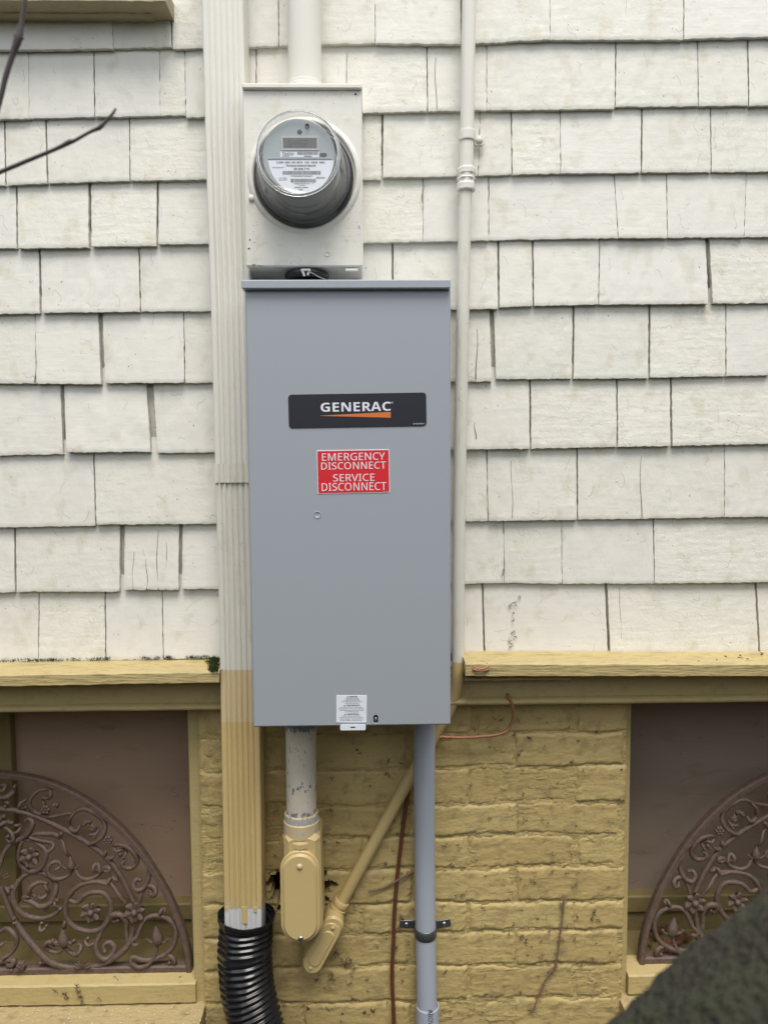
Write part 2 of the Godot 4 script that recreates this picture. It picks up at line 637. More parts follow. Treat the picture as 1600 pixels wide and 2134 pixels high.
func build_ground() -> void:
	var s := Shape.new()
	var rows := []
	for i in 41:
		var row := PackedVector3Array()
		for j in 41:
			var x := (j - 20) * 0.5
			var z := 9.0 - i * 0.235
			row.append(Vector3(x, fine.get_noise_2d(x * 0.7, z * 0.7) * 0.03 - 0.02, z))
		rows.append(row)
	s.smooth(true)
	s.sheet(rows)
	var e := 60.0      # flat apron out to the horizon
	s.smooth(false)
	s.quad(Vector3(-e, -0.06, e), Vector3(e, -0.06, e), Vector3(e, -0.06, -e), Vector3(-e, -0.06, -e))
	single("ground", s, mats.soil, "bare brown garden soil below the house wall", "ground", "", "structure")

func build_added_hedge() -> void:
	# unseen evergreen row added behind the camera to shut out the low sky
	var t := thing("added_hedge", "tall dark evergreen screen added out of view to block the low sky", "added_hedge", Vector3(0, 0, 4.8))
	var s := Shape.new()
	var rows := []
	for i in 22:
		var row := PackedVector3Array()
		var a := PI * i / 21.0
		for j in 61:
			var x := -15.0 + j * 0.5
			var p := Vector3(x, 2.5 * pow(sin(a), 0.35), 4.8 + 0.5 * cos(a))
			if i == 0 or i == 21:
				p.y = -0.05
			p += Vector3(0, fine.get_noise_3d(x * 1.3, a * 2, 3) * 0.22, fine.get_noise_3d(x * 2.0, p.y * 2.0, 8) * 0.18)
			row.append(p)
		rows.append(row)
	s.smooth(true)
	s.sheet(rows)
	part("branches", s, mats.moss, t)
	var f := Shape.new()
	for k in 24000:
		var row: PackedVector3Array = rows[rng.randi_range(1, 20)]
		var p := row[rng.randi_range(0, 60)] + Vector3(rng.randfn(0, 0.25), rng.randfn(0, 0.14), rng.randfn(0, 0.07))
		var d := Vector3(rng.randfn(), rng.randfn(), rng.randfn()).normalized() * 0.05
		var e := d.cross(Vector3(rng.randfn(), rng.randfn(), rng.randfn())).normalized() * 0.025
		f.quad(p - d, p + e, p + d, p - e)
	var leaves := part("leaves", f, mats.added_leaf, t)
	leaves.set_meta("kind", "stuff")

func build_added_shrubs() -> void:
	# unseen evergreens added at both ends to block light along the wall
	for q in [[-3.1, 1.1, 3.4, "unseen evergreen added to block side light on the side of the bare twigs"], [3.3, 1.4, 3.4, "unseen evergreen added to block side light on the side of the mossy trunk"]]:
		var t := thing("added_shrub", q[3], "shrub", Vector3(q[0], 0, q[1]))
		var s := Shape.new()
		s.tube([Vector3(q[0], -0.1, q[1]), Vector3(q[0] + 0.05, 1.5, q[1]), Vector3(q[0], 2.6, q[1])], [0.09, 0.07, 0.03], 10)
		part("trunk", s, mats.twig_bark, t)
		var f := Shape.new()
		for n in 15000:
			var a := rng.randf() * TAU
			var y := rng.randf_range(0.1, 1.0)
			var r := 1.05 * sqrt(sin(PI * (0.12 + 0.86 * y))) * (0.55 + 0.45 * rng.randf()) * (1.0 + 0.25 * fine.get_noise_2d(a * 2.0, y * 5.0))
			var p := Vector3(q[0] + cos(a) * r, y * q[2], q[1] + sin(a) * r)
			var d := Vector3(rng.randfn(), rng.randfn(), rng.randfn()).normalized() * 0.07
			var e := d.cross(Vector3(rng.randfn(), rng.randfn(), rng.randfn())).normalized() * 0.035
			f.quad(p - d, p + e, p + d, p - e)
		var crown := part("crown", f, mats.added_leaf, t)
		crown.set_meta("kind", "stuff")

# ---- painted shingle siding
func shingle(wall: Node3D, xl0: float, xl1: float, xr0: float, xr1: float, yt: float, yl: float, yr: float, coarse := false) -> void:
	var zb := 0.0138 + rng.randf_range(-0.0018, 0.0024)
	var tilt := rng.randfn(0, 0.0007)
	var bl := at(xl1, yl, zb)
	var br := at(xr1, yr, zb)
	var tl := at(xl0, yt, 0.003)
	var tr := at(xr0, yt, 0.003)
	var over := 0.22
	var up_l := tl + (tl - bl) * over
	var up_r := tr + (tr - br) * over
	var w := br.x - bl.x
	if w < 0.004:
		return
	var step := 0.02 if coarse else 0.0055
	var nx := maxi(4, int(w / step))
	var ny := 6 if coarse else 24
	var off := rng.randf() * 50.0
	var rough := rng.randf_range(0.6, 1.5)
	var rows := []
	for i in ny + 1:
		var v := float(i) / ny
		# rows crowd towards the butt
		v = v * v * 0.4 + v * 0.6
		var a := bl.lerp(up_l, v)
		var b := br.lerp(up_r, v)
		var row := PackedVector3Array()
		for j in nx + 1:
			var u := float(j) / nx
			var p := a.lerp(b, u)
			if j == 0 or j == nx:
				p.x += fine.get_noise_2d(off + u * 9.0, p.y * 60.0) * 0.0011
			if i == 0:
				p.y += fine.get_noise_2d(off + 20.0, p.x * 70.0) * 0.0016
			var lump := fine.get_noise_2d(off + p.x * 22.0, p.y * 9.0) * 0.0009 * rough + fine.get_noise_3d(p.x * 110.0, p.y * 60.0, off) * 0.00035 * rough
			p.z += lump + tilt * (u - 0.5) * 2.0 * (1.0 - v)
			var edge := minf(minf(u, 1.0 - u) * w, 0.004) / 0.004
			p.z -= (1.0 - edge) * 0.0009
			if i == 0:
				p.z -= 0.0009
			row.append(p)
		rows.append(row)
	var s := Shape.new()
	s.smooth(true)
	s.sheet(rows)
	s.smooth(true, 5)
	var back := Vector3(0, 0, -0.0105)
	var low := PackedVector3Array()
	for p in rows[0]:
		low.append(p + back + Vector3(0, 0.0006, 0))
	s.sheet([low, rows[0]])
	s.smooth(true, 6)
	for side in [0, -1]:
		var e := PackedVector3Array()
		var eb := PackedVector3Array()
		for row in rows:
			e.append(row[side])
			eb.append(row[side] + back)
		if side == 0:
			s.sheet([e, eb])
		else:
			s.sheet([eb, e])
	part("shingle", s, mats["cream_paint_%d" % rng.randi_range(0, 5)], wall)

func build_shingle_wall() -> void:
	var wall := thing("shingle_wall", "cream painted wooden shingle siding on the upper house wall", "wall", Vector3(0, 1.1, 0))
	# butt line of each course, left to right, in photograph pixels; then the joints as [x at top, x at butt, gap]
	var courses := [
		[[0, 105, 200, 101, 355, 97, 359, 101, 420, 102, 600, 93, 800, 89, 960, 91, 1005, 89, 1146, 82, 1425, 82, 1428, 79, 1600, 75],
			[[-120, -120, 1], [230, 236, 1], [355, 359, 3], [470, 470, 1], [580, 581, 1.5], [640, 640, 1], [782, 782, 1], [961, 962, 4], [1145, 1146, 1], [1425, 1424, 2.5]]],
		[[0, 248, 100, 245, 200, 243, 300, 241, 385, 239, 388, 245, 425, 243, 520, 238, 755, 235, 889, 231, 1010, 229, 1280, 226, 1284, 222, 1600, 219],
			[[-60, -60, 1], [60, 60, 0.8], [196, 198, 2.2], [333, 334, 0.9], [385, 387, 1.2], [534, 534, 2], [722, 722, 1], [889, 891, 2], [1014, 1014, 1], [1283, 1281, 2.5], [1453, 1455, 2], [1557, 1560, 3]]],
		[[0, 386, 98, 382, 104, 381, 270, 376, 425, 372, 600, 374, 795, 374, 799, 369, 960, 368, 1066, 363, 1167, 361, 1340, 359, 1600, 357],
			[[-90, -90, 1], [10, 12, 3], [96, 100, 3.5], [270, 271, 2], [480, 480, 1], [650, 650, 1], [797, 796, 4], [1000, 996, 1], [1065, 1067, 2], [1167, 1168, 1.2], [1337, 1336, 3], [1480, 1482, 2]]],
		[[0, 517, 180, 516, 190, 513, 325, 512, 335, 507, 432, 507, 757, 507, 1015, 500, 1260, 496, 1600, 493],
			[[-40, -40, 1], [35, 36, 4], [187, 188, 6.5], [329, 328, 5], [560, 560, 1], [700, 700, 1], [881, 881, 1], [1018, 1018, 1.6], [1279, 1288, 1.2], [1388, 1391, 1.4], [1555, 1550, 1]]],
		[[0, 655, 83, 653, 92, 651, 290, 649, 435, 648, 818, 646, 970, 645, 1035, 643, 1042, 640, 1110, 637, 1250, 634, 1470, 633, 1484, 632, 1600, 631],
			[[-110, -110, 1], [83, 85, 5], [290, 293, 2.6], [520, 520, 1], [660, 660, 1], [818, 818, 4], [1038, 1039, 4], [1110, 1111, 3.5], [1249, 1247, 2], [1473, 1480, 9]]],
		[[0, 799, 75, 799, 205, 801, 222, 798, 441, 797, 970, 796, 1022, 795, 1034, 790, 1190, 789, 1350, 788, 1360, 786, 1600, 782],
			[[-70, -70, 1], [74, 75, 0.8], [209, 215, 9], [383, 385, 1.8], [600, 600, 1], [780, 780, 1], [1024, 1029, 9], [1195, 1193, 4.5], [1353, 1352, 4.5], [1512, 1512, 1.8]]],
		[[0, 950, 130, 946, 138, 943, 316, 941, 327, 944, 446, 943, 970, 937, 1105, 935, 1283, 931, 1400, 929, 1600, 924],
			[[-30, -30, 1], [130, 135, 8], [312, 321, 15], [540, 540, 1], [720, 720, 1], [860, 860, 1], [1104, 1105, 4], [1285, 1286, 3.2], [1397, 1399, 4.2], [1640, 1640, 1]]],
		[[0, 1100, 198, 1096, 203, 1093, 450, 1092, 970, 1086, 1015, 1086, 1200, 1083, 1505, 1078, 1600, 1076],
			[[-90, -90, 1], [196, 200, 3], [560, 560, 1], [760, 760, 1], [880, 880, 1], [1014, 1017, 1.4], [1202, 1203, 3], [1509, 1509, 1.4]]],
		[[0, 1235, 28, 1235, 38, 1233, 247, 1233, 264, 1229, 370, 1229, 384, 1228, 455, 1228, 970, 1216, 1050, 1215, 1056, 1214, 1170, 1217, 1362, 1216, 1600, 1213],
			[[-60, -60, 1], [31, 33, 4], [255, 254, 10], [377, 376, 8], [600, 600, 1], [800, 800, 1], [1049, 1051, 1.3], [1170, 1171, 1.2], [1361, 1363, 2.4], [1660, 1660, 1]]],
		[[0, 1380, 455, 1372, 700, 1366, 970, 1361, 1600, 1359],
			[[-40, -40, 1], [82, 80, 2], [219, 221, 2.6], [338, 341, 1.6], [520, 520, 1], [680, 680, 1], [850, 850, 1], [1005, 1009, 4], [1262, 1269, 6], [1574, 1582, 4]]],
	]
	var lines := []
	for c in courses:
		var pl := []
		for i in range(0, c[0].size(), 2):
			pl.append(Vector2(c[0][i], c[0][i + 1]))
		lines.append(pl)
	for k in courses.size():
		var joints := []
		var first: float = courses[k][1][0][0]
		var last: float = courses[k][1][-1][0]
		var x := first
		while x > -760:
			x -= rng.randf_range(80, 210)
			joints.push_front([x, x, rng.randf_range(1, 4)])
		joints.append_array(courses[k][1])
		x = last
		while x < 2350:
			x += rng.randf_range(90, 240)
			joints.append([x, x, rng.randf_range(1, 4)])
		for i in joints.size() - 1:
			var a: Array = joints[i]
			var b: Array = joints[i + 1]
			var xl := float(a[1] + a[2] / 2.0)
			var xr := float(b[1] - b[2] / 2.0)
			var xm := (xl + xr) / 2
			var yt: float = along(lines[k - 1], xm) if k > 0 else along(lines[0], xm) - 146.0
			shingle(wall, a[0] + a[2] / 2.0, xl, b[0] - b[2] / 2.0, xr, yt, along(lines[k], xl + 2), along(lines[k], xr - 2), xr < -20 or xl > 1620)
	# open splits in the driest shingles: narrow slivers of bare dark wood
	var cr := Shape.new()
	for q in [[278, 1150, 1229, 0.0], [306, 1165, 1229, 1.0], [329, 1105, 1229, 1.2], [346, 1130, 1229, 1.4], [362, 1180, 1229, 0.5], [881, 385, 424, 1.0], [908, 120, 228, 0.5], [1049, 1160, 1200, 1.2], [75, 730, 798, 0.8], [1066, 960, 1080, 0.4], [1335, 950, 1078, 0.5], [993, 685, 790, 1.0], [990, 880, 915, 1.0], [1292, 1222, 1350, 0.4], [1474, 540, 632, 0.4]]:
		var pts := []
		for k in 9:
			var f := k / 8.0
			var py := lerpf(q[1], q[2], f)
			pts.append(at(q[0] + sin(f * 5.0 + q[0]) * 2.0, py, 0.0148 - (q[2] - py) / 140.0 * 0.0115))
		var rr := []
		for k in 9:
			rr.append(0.0003 + 0.0005 * q[3] * k / 8.0)
		cr.tube(pts, rr, 5)
	var splits := part("splits", cr, mats.rootlet, wall)
	splits.set_meta("kind", "stuff")
	# two courses above the picture
	for k in 2:
		var x := -760.0
		while x < 2350:
			var w := rng.randf_range(90, 240)
			shingle(wall, x + 1, x + 1, x + w - 1, x + w - 1, -208.0 - k * 155, -53.0 - k * 155, -53.0 - k * 155, true)
			x += w
	var s := Shape.new()
	s.box(Vector3(0.05, 1.82, -0.056), Vector3(3.6, 1.46, 0.10))
	part("sheathing", s, mats.cream_sheathing, wall)

# ---- painted brick foundation
func in_hole(x: float, y: float) -> bool:
	var c := at(624, 1850, -0.012)
	var d := Vector2((x - c.x) / 0.070, (y - c.y) / 0.050)
	return d.length() < 1.0 + fine.get_noise_2d(atan2(d.y, d.x) * 2.2, 3.0) * 0.38

func brick_face(s: Shape, x0: float, x1: float, y0: float, y1: float, z: float, step: float, amp: float, round_edge: float, off: float, back: float) -> void:
	var nx := maxi(3, int((x1 - x0) / step))
	var ny := maxi(3, int((y1 - y0) / step))
	var rows := []
	var gone := []
	for i in ny + 1:
		var row := PackedVector3Array()
		for j in nx + 1:
			var x := lerpf(x0, x1, float(j) / nx)
			var y := lerpf(y0, y1, float(i) / ny)
			var q := Vector3(x, y, z)
			var d := minf(minf(x - x0, x1 - x), minf(y - y0, y1 - y))
			var wob := fine.get_noise_2d(x * 26.0 + off, y * 26.0) * 0.003 + fine.get_noise_2d(x * 70.0, y * 70.0 + off) * 0.0022
			if round_edge > 0.0:
				d = clampf((d + wob) / round_edge, 0.0, 1.0)
				q.z -= (1.0 - d) * 0.0026
				var crust := 1.0 - clampf(minf(minf(x - x0, x1 - x), minf(y - y0, y1 - y)) / 0.02, 0.0, 1.0)
				q.z += crust * (fine.get_noise_3d(x * 85.0, y * 120.0, off + 7.0) * 0.0024 + maxf(0.0, fine.get_noise_3d(x * 14.0, y * 14.0, off)) * 0.0022)
				if i == 0 or i == ny or j == 0 or j == nx:
					q.z -= 0.0016
			q.z += fine.get_noise_3d(x * 16.0, y * 34.0, off) * amp + fine.get_noise_3d(x * 60.0, y * 110.0, off) * amp * 0.55 + fine.get_noise_3d(x * 190.0, y * 210.0, off) * amp * 0.28
			var wx := fine.get_noise_2d(x * 7.0 + 31.0, y * 9.0) * 0.006 + fine.get_noise_2d(x * 40.0, y * 40.0 + 7.0) * 0.0016
			var wy := fine.get_noise_2d(x * 5.0, y * 8.0 + 17.0) * 0.007 + fine.get_noise_2d(x * 45.0 + 3.0, y * 45.0) * 0.0018
			var hold := clampf(minf(x - pier_l, pier_r - x) / 0.03, 0.0, 1.0)
			q.x += wx * hold
			q.y += wy
			row.append(q)
		rows.append(row)
	s.smooth(true)
	for i in ny:
		for j in nx:
			var c: Vector3 = (rows[i][j] + rows[i + 1][j + 1]) / 2
			if in_hole(c.x, c.y):
				gone.append(Vector2i(j, i))
				continue
			s.quad(rows[i][j], rows[i][j + 1], rows[i + 1][j + 1], rows[i + 1][j])
	s.smooth(true, 7)
	var dz := Vector3(0, 0, -back)
	for g: Vector2i in gone:      # broken faces round the hole
		var a: Vector3 = rows[g.y][g.x]
		var b: Vector3 = rows[g.y][g.x + 1]
		var c: Vector3 = rows[g.y + 1][g.x + 1]
		var d: Vector3 = rows[g.y + 1][g.x]
		if not Vector2i(g.x - 1, g.y) in gone:
			s.quad(a, d, d + dz, a + dz)
		if not Vector2i(g.x + 1, g.y) in gone:
			s.quad(c, b, b + dz, c + dz)
		if not Vector2i(g.x, g.y - 1) in gone:
			s.quad(b, a, a + dz, b + dz)
		if not Vector2i(g.x, g.y + 1) in gone:
			s.quad(d, c, c + dz, d + dz)
	if gone.is_empty():
		var r0: PackedVector3Array = rows[0]
		var r1: PackedVector3Array = rows[-1]
		var l := PackedVector3Array()
		var r := PackedVector3Array()
		for row in rows:
			l.append(row[0])
			r.append(row[-1])
		var push := func(p: PackedVector3Array) -> PackedVector3Array:
			var o := PackedVector3Array()
			for v in p:
				o.append(v + dz)
			return o
		s.sheet([push.call(r0), r0])
		s.sheet([r1, push.call(r1)])
		s.sheet([l, push.call(l)])
		s.sheet([push.call(r), r])

func brick_pier(called: String, label: String, x0: float, x1: float, coarse: bool) -> void:
	var pier := thing(called, label, "wall", Vector3((x0 + x1) / 2, 0, 0))
	pier_l = x0
	pier_r = x1
	var zf := -0.010
	var ys := []
	for py in [1455.0, 1527.0, 1599.0, 1674.0, 1741.0, 1808.0, 1879.0, 1941.0, 2010.0, 2081.0, 2152.0]:
		ys.append(at(1100, py, zf).y)
	while ys[-1] > 0.02:
		ys.append(ys[-1] - 0.0675)
	for k in ys.size() - 1:
		var shift: float = at(1200, 1700, zf).x if k % 2 == 0 else at(1075, 1700, zf).x
		var x: float = shift - 10 * 0.2185
		while x < x1:
			var a := x + rng.randfn(0, 0.004)
			var b := x + 0.2185 + rng.randfn(0, 0.004)
			x += 0.2185
			a = maxf(a + 0.0018, x0)
			b = minf(b - 0.0018, x1)
			if b - a < 0.02:
				continue
			var s := Shape.new()
			var below: float = maxf(ys[k + 1] + 0.0016, -0.05)
			brick_face(s, a, b, below, ys[k] - 0.0016, zf + rng.randfn(0, 0.0012), 0.02 if coarse or ys[k] < 0.3 else 0.0036, 0.0009, 0.0048, rng.randf() * 40.0, 0.05)
			part("brick", s, mats["yellow_brick_%d" % rng.randi_range(0, 3)], pier)
	var m := Shape.new()
	brick_face(m, x0 + 0.001, x1 - 0.001, -0.05, ys[0], zf - 0.0024, 0.03 if coarse else 0.0050, 0.0032, 0.0, 9.0, 0.03)
	for side in [x0 + 0.001, x1 - 0.001]:
		m.quad(Vector3(side, -0.05, zf - 0.004), Vector3(side, -0.05, -0.25), Vector3(side, ys[0], -0.25), Vector3(side, ys[0], zf - 0.004))
	part("mortar", m, mats.yellow_mortar, pier)

func build_foundation() -> void:
	var l := at(413, 1500, -0.01).x
	var r := at(1303, 1700, -0.01).x
	brick_pier("brick_pier", "yellow painted brick foundation between the two basement windows", l, r, false)
	brick_pier("brick_pier", "yellow painted brick foundation past the window with the brown plywood", -1.75, -1.20, true)
	brick_pier("brick_pier", "yellow painted brick foundation past the window beside the mossy trunk", 1.35, 1.85, true)
	# the dark space behind the broken bricks
	var c := at(628, 1852, -0.03)
	var s := Shape.new()
	var p := func(x: float, y: float, z: float) -> Vector3: return Vector3(c.x + x, c.y + y, z)
	s.quad(p.call(-0.12, -0.1, -0.45), p.call(0.12, -0.1, -0.45), p.call(0.12, 0.1, -0.45), p.call(-0.12, 0.1, -0.45))
	for q in [[-0.12, -0.1, 0.12, -0.1], [0.12, -0.1, 0.12, 0.1], [0.12, 0.1, -0.12, 0.1], [-0.12, 0.1, -0.12, -0.1]]:
		s.quad(p.call(q[0], q[1], -0.03), p.call(q[2], q[3], -0.03), p.call(q[2], q[3], -0.45), p.call(q[0], q[1], -0.45))
	single("wall_cavity", s, mats.raw_brick, "dark hole knocked through the bricks behind the round-ended fitting", "hole", "", "structure")

# ---- ledge boards over the basement windows
func board(s: Shape, l0: Vector3, r0: Vector3, l1: Vector3, r1: Vector3, zb: float, off: float, bevel := 0.004) -> void:
	# front top edge l0..r0, front bottom edge l1..r1, back plane zb; slightly uneven edges
	var n := maxi(6, int((r0.x - l0.x) / 0.012))
	var prof := []
	for k in 6:
		prof.append(PackedVector3Array())
	for j in n + 1:
		var u := float(j) / n
		var a := l0.lerp(r0, u)
		var b := l1.lerp(r1, u)
		var w1 := fine.get_noise_2d(a.x * 30.0, off) * 0.0012
		var w2 := fine.get_noise_2d(a.x * 42.0, off + 9.0) * 0.0014
		var w3 := fine.get_noise_2d(a.x * 14.0, off + 4.0) * 0.0010
		prof[0].append(Vector3(b.x, b.y + w2 + 0.001, zb))
		prof[1].append(Vector3(b.x, b.y + w2, b.z - bevel + w3))
		prof[2].append(Vector3(b.x, b.y + bevel * 0.5 + w2, b.z + w3))
		prof[3].append(Vector3(a.x, a.y - bevel + w1, a.z + w3))
		prof[4].append(Vector3(a.x, a.y + w1, a.z - bevel + w3))
		prof[5].append(Vector3(a.x, a.y + 0.004 + w1 * 0.4, zb))
	for k in 5:
		s.smooth(true, 30 + k)
		s.sheet([prof[k], prof[k + 1]])
	s.smooth(false)
	for e in [0, n]:
		var ring := PackedVector3Array()
		for k in 6:
			ring.append(prof[k][e])
		s.fan(ring, e == 0)

func build_ledges() -> void:
	var zf := 0.085
	for side in 2:
		var a: Array
		var label: String
		if side == 0:
			a = [Vector2(-560, 1411), Vector2(457, 1398), Vector2(-560, 1442), Vector2(456, 1424), 1434.0, 1467.0, 1482.0]
			label = "yellow ledge board with moss at its end beside the downspout"
		else:
			a = [Vector2(969, 1381), Vector2(2050, 1382), Vector2(970, 1411), Vector2(2050, 1410), 1412.0, 1451.0, 1467.0]
			label = "yellow ledge board with a copper coil lying on its end"
		var l0 := at(a[0].x, a[0].y, zf)
		var r0 := at(a[1].x, a[1].y, zf)
		var l1 := at(a[2].x, a[2].y, zf)
		var r1 := at(a[3].x, a[3].y, zf)
		var t := thing("window_ledge", label, "ledge", Vector3((l0.x + r0.x) / 2, l1.y, 0.0))
		var s := Shape.new()
		board(s, l0, r0, l1, r1, -0.004, 3.0 + side * 20)
		part("ledge_board", s, mats.yellow_light, t)
		var xa := l0.x
		var xb := r0.x
		if side == 1:
			xa = at(900, 1450, 0.02).x
		else:
			xb = at(470, 1450, 0.02).x
		var y0 := at(1200 if side else 200, a[5], 0.022).y
		var y1 := minf(l1.y, r1.y) - 0.0005
		var f := Shape.new()
		board(f, Vector3(xa, y1, 0.022), Vector3(xb, y1, 0.022), Vector3(xa, y0, 0.022), Vector3(xb, y0, 0.022), -0.01, 40.0, 0.001)
		part("fascia_board", f, mats.yellow_trim, t)
		var y2 := at(1200 if side else 200, a[6], 0.034).y
		var m := Shape.new()
		var sec := PackedVector2Array()
		var hh := (y0 - y2) / 2 + 0.002
		for k in 9:
			var g := -PI / 2 + PI * k / 8
			sec.append(Vector2(cos(g) * 0.014, sin(g) * hh))
		sec.append(Vector2(-0.03, hh))
		sec.append(Vector2(-0.03, -hh))
		var path := []
		for k in 40:
			var x := lerpf(xa, xb, k / 39.0)
			path.append(Vector3(x, (y0 + y2) / 2 - 0.001 + fine.get_noise_2d(x * 9.0, 3) * 0.0006, 0.022))
		m.bar(path, sec)
		part("moulding", m, mats.yellow_trim, t)
		if side == 1:
			var q := Shape.new()      # short bed strip tucked under the board's end
			var ca := at(969, 1412, 0.06)
			var cb := at(1190, 1412, 0.06)
			var low := at(1000, 1421, 0.06)
			board(q, Vector3(ca.x, y1 - 0.0006, 0.055), Vector3(cb.x, y1 - 0.0006, 0.055), Vector3(ca.x, low.y, 0.055), Vector3(cb.x, low.y, 0.055), 0.0235, 70.0, 0.002)
			part("bed_strip", q, mats.yellow_trim, t)

# ---- boarded basement windows
func build_basement_windows() -> void:
	for side in 2:
		var sx := 1.0
		var edge: float = at(396, 1700, -0.03).x      # inner edge of the casing next to the pier
		var pier: float = at(413, 1500, -0.01).x
		if side == 1:
			sx = -1.0
			edge = at(1311, 1700, -0.03).x
			pier = at(1303, 1700, -0.01).x
		var far := edge - sx * 0.80
		var cx := (edge + far) / 2
		var top := at(800, 1440, 0.0).y
		var sill := at(200, 1957, -0.16).y
		var t := thing("basement_window", "boarded basement window with reddish brown plywood beside the downspout" if side == 0 else "boarded basement window with grey brown plywood behind the mossy trunk", "window", Vector3(cx, sill - 0.04, -0.05))
		var w := absf(edge - far)
		for e in 2:
			var s := Shape.new()
			var inner := edge if e == 0 else far
			var dir := sx if e == 0 else -sx
			var outer := pier + dir * 0.001 if e == 0 else far + dir * 0.024
			var wide := absf(outer - inner) - 0.002
			s.box(Vector3((inner + outer) / 2 - dir * 0.001, (top + sill) / 2 - 0.05, -0.105), Vector3(wide, top - sill + 0.14, 0.15), 0.002)
			part("casing", s, mats.yellow_trim, t)
			var st2 := Shape.new()
			st2.box(Vector3(inner - dir * 0.0075, (top + sill) / 2, -0.135), Vector3(0.0145, top - sill, 0.11), 0.002)
			part("stop", st2, mats.olive_sash, t)
		var hd := Shape.new()
		hd.box(Vector3(cx, top - 0.02, -0.14), Vector3(w - 0.03, 0.05, 0.14))
		part("head_board", hd, mats.olive_sash, t)
		var rail_top := at(200, 1886, -0.155).y
		var p := Shape.new()
		p.box(Vector3(cx, (top + rail_top) / 2, -0.190), Vector3(w - 0.032, top - rail_top + 0.02, 0.012))
		part("plywood_panel", p, mats.plywood if side == 0 else mats.plywood_grey, t)
		var mid := at(200, 1921, -0.155).y
		var r := Shape.new()
		r.box(Vector3(cx, (rail_top + mid) / 2, -0.173), Vector3(w - 0.0325, rail_top - mid, 0.036), 0.003)
		part("bottom_rail", r, mats.olive_sash, t)
		var r2 := Shape.new()
		r2.box(Vector3(cx, (mid + sill) / 2 - 0.003, -0.178), Vector3(w - 0.0325, mid - sill + 0.004, 0.03), 0.003)
		part("sill_stop", r2, mats.olive_sash, t)
		var mu := Shape.new()
		mu.box(Vector3(at(6, 1700, -0.16).x if side == 0 else cx + 0.02, (top + rail_top) / 2, -0.172), Vector3(0.05, top - rail_top, 0.024), 0.002)
		part("mullion", mu, mats.olive_sash, t)
		# sloping wooden sill
		var front := at(200, 2053, -0.02).y
		var low := at(200, 2094, -0.02).y
		var xl := minf(edge, far) - (0.024 if side == 0 else 0.0)
		var xr := maxf(edge, far) + (0.0 if side == 0 else 0.024)
		if side == 0:
			xr = at(408, 2060, -0.02).x - 0.0005
		else:
			xl = at(1308, 2060, -0.02).x + 0.0005
		var sl := Shape.new()
		board(sl, Vector3(xl, front, -0.02), Vector3(xr, front, -0.02), Vector3(xl, low, -0.02), Vector3(xr, low, -0.02), -0.0795, 50.0 + side * 7, 0.003)
		part("sill", sl, mats.yellow_trim, t)
		var sub := Shape.new()
		board(sub, Vector3(xl, front + 0.003, -0.08), Vector3(xr, front + 0.003, -0.08), Vector3(xl, low, -0.08), Vector3(xr, low, -0.08), -0.20, 90.0 + side * 7, 0.003)
		part("sill_rear", sub, mats.olive_sash, t)  # rear of the same sill board, coloured darker olive than its front
		# rough ledge of the footing below the sill
		var c := thing("footing_ledge", "rough yellow painted footing under the sill beside the black hose" if side == 0 else "rough yellow painted footing under the sill behind the mossy trunk", "ledge", Vector3(cx, 0, 0.05))
		var cs := Shape.new()
		var rows := []
		var nx := 130
		for i in 26:
			var row := PackedVector3Array()
			for j in nx + 1:
				var x := lerpf(xl - 0.02, xr + 0.020, float(j) / nx)
				if side == 1:
					x = lerpf(xl - 0.020, xr + 0.02, float(j) / nx)
				var y: float
				var z: float
				if i < 7:
					y = lerpf(-0.05, low - 0.012, i / 7.0)
					z = 0.09
				elif i < 10:
					var k := (i - 7) / 3.0 * PI / 2
					y = low - 0.012 + sin(k) * 0.010
					z = 0.09 - (1 - cos(k)) * 0.012
				else:
					y = low - 0.0015
					z = lerpf(0.078, -0.06, (i - 10) / 15.0)
				y += fine.get_noise_3d(x * 40, z * 40, 2) * 0.0026 - 0.002 if i > 7 else 0.0
				z += fine.get_noise_3d(x * 25, y * 25, 5) * 0.003 if i < 12 else 0.0
				row.append(Vector3(x, y, z))
			rows.append(row)
		cs.smooth(true)
		cs.sheet(rows)
		cs.smooth(false)
		for e in [0, nx]:
			var ring := PackedVector3Array()
			for row in rows:
				ring.append(row[e])
			cs.fan(ring, e == 0)
		part("masonry", cs, mats.concrete, c)

func build_upper_window() -> void:
	var t := thing("upper_window", "bottom moulding of a beige window sill above the shingles", "window", at(100, 0, 0.02))
	var far := -1.75
	for q in [[317.0, 31.0, 22.0, 0.036, 0.004], [322.0, 22.0, 4.0, 0.044, 0.007], [345.0, 4.0, -30.0, 0.070, 0.003]]:
		var s := Shape.new()
		var r := at(q[0], q[1], q[3])
		var top := at(q[0], q[2], q[3]).y
		board(s, Vector3(far, top, q[3]), Vector3(r.x, top, q[3]), Vector3(far, r.y, q[3]), Vector3(r.x, r.y, q[3]), 0.004, q[0], q[4])
		part("sill_moulding", s, mats.beige_trim, t)

# ---- rain downspout
func spout_section(amp: float) -> PackedVector2Array:
	var w := 0.0735
	var d := 0.056
	var out := PackedVector2Array()      # (x, z), from back left over the front to back right
	out.append(Vector2(0, -d))
	for k in 4:
		out.append(Vector2(0.004 * (1 - cos(k * PI / 6)), -0.004 * (1 - sin(k * PI / 6))))
	var n := 110
	for k in range(1, n):
		var x := 0.004 + (w - 0.008) * k / n
		var u := (x - 0.0105) / 0.0105
		var z := 0.0
		if u > 0 and u < 5.0:
			z = -amp * pow(1.0 - absf(sin(u * PI)), 1.3)
		out.append(Vector2(x, z))
	for k in 4:
		out.append(Vector2(w - 0.004 * (1 - cos((3 - k) * PI / 6)), -0.004 * (1 - sin((3 - k) * PI / 6))))
	out.append(Vector2(w, -d))
	return out

